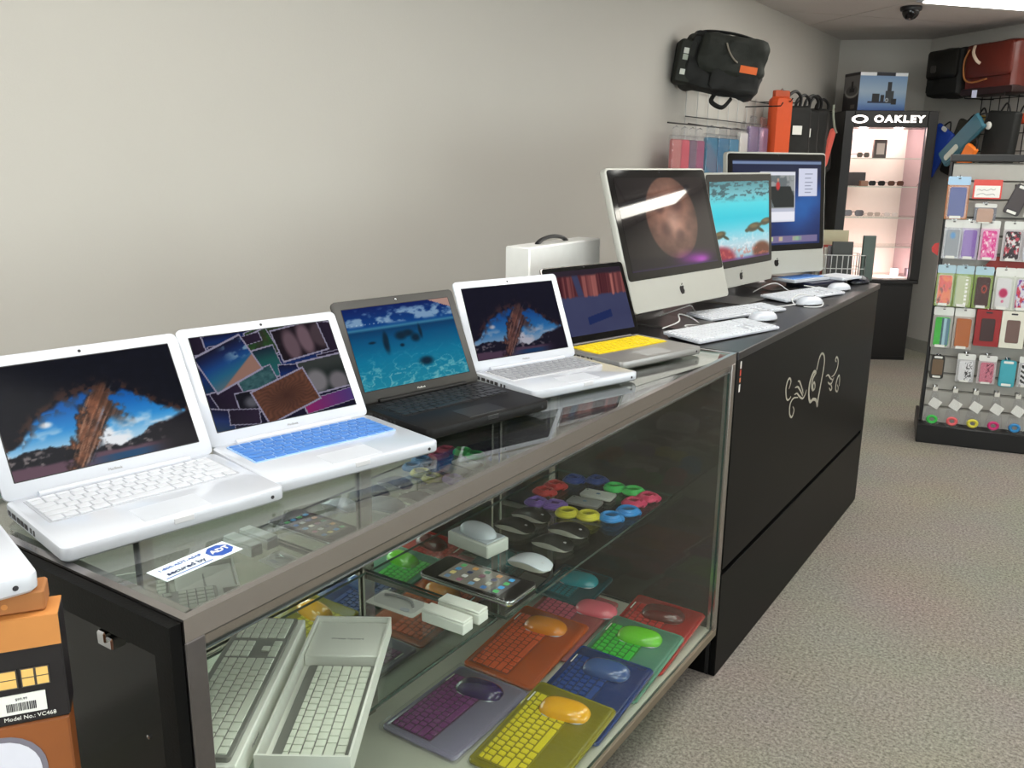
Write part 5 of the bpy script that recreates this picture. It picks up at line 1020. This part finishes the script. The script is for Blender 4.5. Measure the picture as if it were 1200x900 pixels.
# small red triangle pack sticking out of the rack's side
o = MB().prism([(0, .034), (-.02, .03), (-.034, .008), (-.03, -.014), (0, -.034)], -.006, .006, RX(math.pi / 2)).build('red_tag', mat('tag_red', (206, 44, 40), .4), smooth=False); tag(o, 'red pointed tag sticking out from the side of the rack', 'tag'); o.matrix_world = PM(-.012, T + .06, .01)
o = MB().prism([(0, 0), (.30, 0), (.24, .065), (.05, .065)], -.005, .005, RX(math.pi / 2)).build('red_banner', mat('banner_red', (146, 40, 34), .5), smooth=False); tag(o, 'dark red trapezoid card between the rack rows', 'card'); o.matrix_world = PM(.20, T - .03, .030)

# ------------------------------------------------------------------ goods on the left wall
m_fab = mat('black_nylon', (12, 13, 11), .7, noise=.25, scale=60, bump=.3, bscale=200); m_fabg = mat('dark_green_nylon', (25, 28, 21), .7, noise=.2, scale=60, bump=.3, bscale=200)
def pillow(w, h, t, r, n=6, M=I4):
    return zslab(0, 0, w, h, r, [(.02 * min(w, h) * 4, -t / 2), (.01, -t * .40), (0, -t * .15), (0, t * .15), (.01, t * .40), (.02 * min(w, h) * 4, t / 2)], n, M)
grid = thing('wire_grid', 'wire grid panel on the wall behind the desktop computers', 'display grid', (-1.165, 5.25, T + .30), math.pi / 2)
mb = MB()
for i in range(17): x = -1.24 + i * .155; mb.tube([(x, 0, 0), (x, 0, .575)], .003, 6)
mb.build('vertical_wires', m_wirew, grid)['kind'] = 'stuff'
mb = MB()
for k in range(5): mb.tube([(-1.25, -.005, .02 + k * .135), (1.25, -.005, .02 + k * .135)], .003, 6)
mb.build('horizontal_wires', m_wire, grid)['kind'] = 'stuff'
for x, z, l in ((-1.20, .575, .30), (-1.06, .575, .30), (-.35, .52, .22), (-.10, .56, .20), (.05, .56, .20), (.25, .54, .20), (.55, .55, .20), (.9, .55, .20)):
    MB().tube([(x, -.004, z), (x, -l, z), (x, -l - .012, z + .02)], .004, 6).build('hook_arm', m_wire, grid)
MB().tube([(-1.68, -.10, .375), (-.30, -.10, .375)], .004, 6).tube([(-1.2, -.10, .375), (-1.2, 0, .39)], .004, 6).tube([(-.5, -.10, .375), (-.5, 0, .39)], .004, 6).build('hang_rail', m_wire, grid)
# messenger bag standing on the upper arms
bag = thing('messenger_bag', 'black messenger bag with orange label and grey side pocket high on the wall', 'bag', (-.965, 3.965, T + .955), math.radians(33))
bag.rotation_euler = (0, math.radians(9), math.radians(33))
crumple(pillow(.40, .27, .15, .05).build('body', m_fab, bag), .022, 9, seed=1)
zslab(.03, .045, .35, .20, .05, [(.03, -.105), (.006, -.095), (0, -.078), (.0, -.06)], 6).build('flap', m_fabg, bag); crumple(bag.children[-1], .014, 11, seed=2)
zslab(.06, -.055, .25, .13, .03, [(.02, -.098), (.005, -.09), (0, -.070)], 5).build('front_pocket', m_fab, bag); crumple(bag.children[-1], .010, 14, seed=3)
MB().box(.07, .155, -.1085, -.1055, -.022, .012).build('label_patch', mat('orange_label', (232, 104, 30), .5), bag, smooth=False)
MB().tube(smooth_path([Vector((-.02, -.108, .10)), Vector((.0, -.118, .06)), Vector((.03, -.116, .03)), Vector((.05, -.110, .02))], 6), .008, 8, flat=.5).build('buckle_strap', mat('strap_grey', (120, 112, 100), .6), bag)
zslab(-.195, -.01, .09, .21, .02, [(.01, -.075), (0, -.06), (0, .05), (.01, .065)], 4, RZ(0)).build('side_pocket', m_fabg, bag)
for z, c in ((.04, (200, 204, 196)), (.01, (160, 168, 156)), (-.06, (214, 218, 210))): MB().box(-.215, -.19, -.0785, -.0755, z - .014, z + .012, RY(.0)).build('reflective_tab', mat('reflect_%d' % c[0], c, .3), bag, smooth=False)
MB().tube(smooth_path([Vector((-.17, 0, .12)), Vector((-.12, -.02, .150)), Vector((0, -.04, .158)), Vector((.12, -.02, .150)), Vector((.18, 0, .12))], 8), .012, 8, flat=.6).build('strap', m_fab, bag)
for x in (-.14, .17): pillow(.06, .05, .11, .02, 4, TR(x, 0, .125)).build('top_corner', m_fab, bag)
MB().tube(smooth_path([Vector((.0, .0, -.12)), Vector((-.02, -.02, -.17)), Vector((.04, -.02, -.19)), Vector((.08, 0, -.14))], 6), .014, 8, flat=.6).build('hanging_strap', m_fab, bag)
def sleeve(label, y, z, w, h, c, x=-1.06, rz=0, tk=.022, header=True, name='laptop_sleeve', cat='sleeve', emblem=None, group='packaged sleeves on the wall grid'):
    t = thing(name, label, cat, (x, y, T + z), math.pi / 2 + rz, group); m = mat('slv_%d_%d_%d' % c, c, .3, noise=.1, scale=14, coat=.4)
    zslab(0, -h / 2, w, h, .012, [(.004, -tk / 2), (0, -tk * .3), (0, tk * .3), (.004, tk / 2)], 4).build('body', m, t)
    zslab(0, -h / 2 + .005, w + .012, h + .03, .006, [(.004, -tk / 2 - .003), (0, -tk * .3), (0, tk * .3), (.004, tk / 2 + .003)], 3).build('clear_bag', m_clear, t)
    if header: zslab(0, .035, w * .8, .05, .004, [(0, -.001), (0, .001)], 3).build('header_card', m_clear, t)
    MB().tube([(0, .02, .05), (0, -.0, .062), (0, -.012, .055)], .002, 6).build('hanger', m_chrome, t)
    if emblem: zslab(0, -h * .42, w * .35, h * .2, .02, [(0, -tk / 2 - .0045), (0, -tk / 2 - .0035)], 4).build('emblem', mat('emb_%d' % emblem[0], emblem, .4), t)
    return t
for lb, y, w, c in (('dusty pink laptop sleeve in a clear bag', 3.66, .085, (190, 112, 112)), ('bright red laptop sleeve in a clear bag', 3.765, .085, (206, 70, 92)), ('grey violet laptop sleeve in a clear bag', 3.865, .075, (112, 84, 110)), ('plum laptop sleeve in a clear bag', 3.96, .09, (150, 66, 108))):
    sleeve(lb, y, .60, w, .36, c, rz=-.1)
for lb, y, w, c in (('teal blue laptop sleeve next to the plum sleeve', 4.12, .15, (36, 116, 150)), ('teal blue laptop sleeve between two teal blue sleeves', 4.29, .15, (34, 108, 146)), ('teal blue laptop sleeve next to the white pack', 4.455, .14, (38, 120, 156))):
    sleeve(lb, y, .62, w, .36, c)
sleeve('white pack with a red emblem on the wall grid', 4.61, .66, .12, .34, (210, 206, 200), emblem=(206, 60, 40))
for lb, y, w in (('violet grey laptop sleeve next to the white pack', 4.77, .15), ('violet grey laptop sleeve next to the orange sleeve', 4.95, .15)): sleeve(lb, y, .70, w, .36, (118, 100, 136))
t = thing('laptop_sleeve', 'tall orange padded sleeve hanging on the wall grid', 'sleeve', (-1.02, 5.13, T + .70), math.pi / 2 - .4, None); pillow(.16, .38, .07, .03).build('body', mat('orange_nylon', (206, 76, 26), .5, bump=.2, bscale=150), t); zslab(0, .2, .13, .05, .01, [(0, -.012), (0, .012)], 4).build('header_card', mat('slv_orange_dark', (176, 70, 30), .5), t); MB().tube([(0, .02, .22), (0, -.005, .235), (0, -.02, .22)], .003, 6).build('hanger', m_chrome, t)
def laptop_bag(label, x, y, z, w, h, rz, tagc, m=None):
    t = thing('laptop_bag', label, 'bag', (x, y, T + z), rz, 'laptop bags on the wall grid'); m = m or m_fab
    crumple(pillow(w, h, .07, .035).build('body', m, t), .008, 9, seed=y)
    MB().tube(smooth_path([Vector((-.06, 0, h / 2 - .01)), Vector((-.055, -.01, h / 2 + .05)), Vector((0, -.015, h / 2 + .085)), Vector((.055, -.01, h / 2 + .05)), Vector((.06, 0, h / 2 - .01))], 6), .010, 8).build('handle', m_blk, t)
    if tagc: MB().box(-.03, .05, -.0465, -.0445, -.01, .045).build('price_tag', m_paper, t, smooth=False)
    return t
laptop_bag('black laptop bag with a white tag next to the orange sleeve', -1.02, 5.38, .68, .30, .34, math.pi / 2 - .5, True)
laptop_bag('black laptop bag with a white tag between two black bags', -1.02, 5.58, .67, .30, .34, math.pi / 2 - .5, True)
laptop_bag('black laptop bag next to the dark green bag', -1.02, 5.78, .68, .30, .34, math.pi / 2 - .5, False)
laptop_bag('dark green laptop bag with a pale strap', -1.05, 5.98, .70, .28, .32, math.pi / 2 - .4, False, m_fabg)
o = MB().tube(smooth_path([Vector((-.90, 5.90, T + .88)), Vector((-.905, 5.93, T + .82)), Vector((-.90, 5.97, T + .74)), Vector((-.895, 6.02, T + .70))], 6), .007, 6, flat=.4).build('shoulder_strap', mat('strap_pale', (170, 176, 160), .6)); tag(o, 'pale grey shoulder strap hanging over the dark green bag', 'strap')
t = laptop_bag('black and coral backpack nearest the lit cabinet', -1.06, 6.19, .64, .24, .42, math.pi / 2 - .5, False); zslab(.07, -.02, .06, .28, .03, [(.01, -.052), (0, -.04), (0, -.02)], 4, RY(.25)).build('coral_panel', mat('coral_nylon', (226, 100, 86), .6), t)
t = thing('shoulder_bag', 'low dark bag hanging behind the blue desktop computer', 'bag', (-1.03, 5.40, T + .36), math.pi / 2 - .4); pillow(.40, .22, .08, .03).build('body', m_fab, t); MB().box(-.02, .05, -.0435, -.0415, .02, .07).build('price_tag', m_paper, t, smooth=False)

# ------------------------------------------------------------------ goods on the back right wall
WA = math.atan2(E1.y, E1.x)
def WM(s, z, off): p = PB + E1 * s - Vector((.629, .777)) * off; return (p.x, p.y, T + z)
g2 = thing('wire_grid', 'black wire grid on the wall above the slatted rack', 'display grid', WM(1.15, .20, .015), WA)
mb = MB()
for i in range(15): x = -.56 + i * .08; mb.tube([(x, 0, 0), (x, 0, 1.14)], .0035, 6)
mb.build('vertical_wires', m_wire, g2)['kind'] = 'stuff'
mb = MB()
for k in range(10): mb.tube([(-.57, -.006, .03 + k * .12), (.57, -.006, .03 + k * .12)], .0035, 6)
mb.build('horizontal_wires', m_wire, g2)['kind'] = 'stuff'
MB().tube([(-.56, -.006, .82), (-.95, -.16, .82), (-.95, -.16, .86), (-.56, -.006, .86)], .004, 6, closed=True).build('hook_arm', m_wire, g2)
for x in (-.45, -.1, .3): MB().tube([(x, -.006, .745), (x, -.26, .745), (x, -.27, .77)], .004, 6).build('hook_arm', m_wire, g2)
for x, z in ((-.55, .52), (-.42, .62), (-.25, .62)): MB().tube([(x, -.006, z), (x, -.18, z), (x, -.19, z + .02)], .004, 6).build('hook_arm', m_wire, g2)
b1 = thing('shoulder_bag', 'black boxy shoulder bag on the back wall arms', 'bag', WM(.455, 1.135, .17), WA)
crumple(pillow(.34, .34, .20, .03).build('body', m_fab, b1), .008, 8, seed=5); zslab(0, .06, .30, .20, .03, [(.02, -.122), (.004, -.115), (0, -.10)], 5).build('flap', mat('black_leather', (18, 18, 16), .35, bump=.2, bscale=60), b1); zslab(-.07, .03, .05, .05, .012, [(0, -.1275), (0, -.1225)], 4).build('clasp', m_alud, b1)
b2 = thing('shoulder_bag', 'russet leather shoulder bag with a strap loop', 'bag', WM(.875, 1.135, .17), WA)
m_rus = mat('russet_leather', (84, 26, 16), .4, noise=.25, scale=12, bump=.25, bscale=50)
crumple(pillow(.44, .34, .20, .03).build('body', m_rus, b2), .008, 8, seed=6); zslab(0, -.15, .45, .05, .012, [(.004, -.105), (0, -.095), (0, .09)], 4).build('base_band', mat('dark_leather', (34, 14, 14), .4), b2)
zslab(0, .05, .40, .22, .03, [(.02, -.122), (.004, -.115), (0, -.10)], 5).build('flap', m_rus, b2)
MB().tube(smooth_path([Vector((-.16, -.128, .13)), Vector((-.19, -.135, .05)), Vector((-.17, -.135, -.06)), Vector((-.10, -.130, -.09)), Vector((.02, -.128, -.075))], 8), .006, 6).build('strap', mat('strap_tan', (150, 96, 50), .5), b2)
MB().tube(smooth_path([Vector((-.12, -.125, .15)), Vector((-.09, -.16, .10)), Vector((-.06, -.155, .05)), Vector((-.05, -.13, .03))], 6), .010, 6, flat=.4).build('shiny_strap', mat('strap_pale2', (190, 170, 150), .25), b2)
MB().box(-.115, -.07, -.1065, -.1055, -.19, -.14).build('price_tag', mat('tag_bluewhite', (216, 222, 250), .4), b2, smooth=False)
def hung(name, label, s, z, w, h, m, rot, off=.12, tk=.05, cat='bag'):
    t = thing(name, label, cat, WM(s, z, off), WA, 'bags hanging under the back wall grid'); t.rotation_euler = (0, rot, WA); pillow(w, h, tk, .02).build('body', m, t); MB().tube(smooth_path([Vector((-.04, 0, h / 2 - .005)), Vector((0, 0, h / 2 + .05)), Vector((.04, 0, h / 2 - .005))], 6), .006, 6).build('handle', m_blk, t); return t
t = hung('laptop_sleeve', 'royal blue sleeve hanging askew beside the lit cabinet', .40, .595, .19, .36, mat('blue_neoprene', (20, 58, 150), .6), .52, .20, .04, 'sleeve'); zslab(.0, .175, .05, .03, .01, [(0, -.026), (0, -.02)], 3).build('white_tab', m_paper, t)
hung('laptop_bag', 'dark patterned bag hanging beside the royal blue sleeve', .58, .60, .22, .40, mat('camo_nylon', (44, 42, 34), .7, noise=.5, scale=30), .35, .14)
t = hung('laptop_sleeve', 'teal sleeve hanging askew between dark bags', .76, .66, .13, .42, mat('teal_neoprene', (44, 96, 112), .6), .85, .31, .04, 'sleeve'); zslab(.02, -.10, .04, .14, .015, [(0, -.026), (0, -.02)], 3).build('pale_swirl', mat('pale_print', (176, 190, 180), .5), t)
hung('laptop_sleeve', 'orange sleeve peeking out below the teal sleeve', .86, .49, .10, .30, mat('orange_neoprene', (232, 120, 30), .6), .5, .37, .04, 'sleeve')
t = hung('laptop_bag', 'black bag with a round white button beside the orange sleeve', .98, .62, .26, .46, m_fab, .08, .20, .07); MB().lathe([(.026, 0), (.026, .004), (.018, .008)], 18, TR(-.085, -.036, .13) @ RX(math.pi / 2)).build('round_button', m_paper, t)
for q, (s_, c, nm) in enumerate(((.70, (150, 120, 40), 'mustard'), (1.06, (190, 70, 40), 'rust'))): hung('key_pouch', 'small %s pouch hanging from the black grid' % nm, s_, .80, .06, .07, mat('pouch_%d' % c[0], c, .6), .1 - .2 * q, .10, .03, 'pouch')
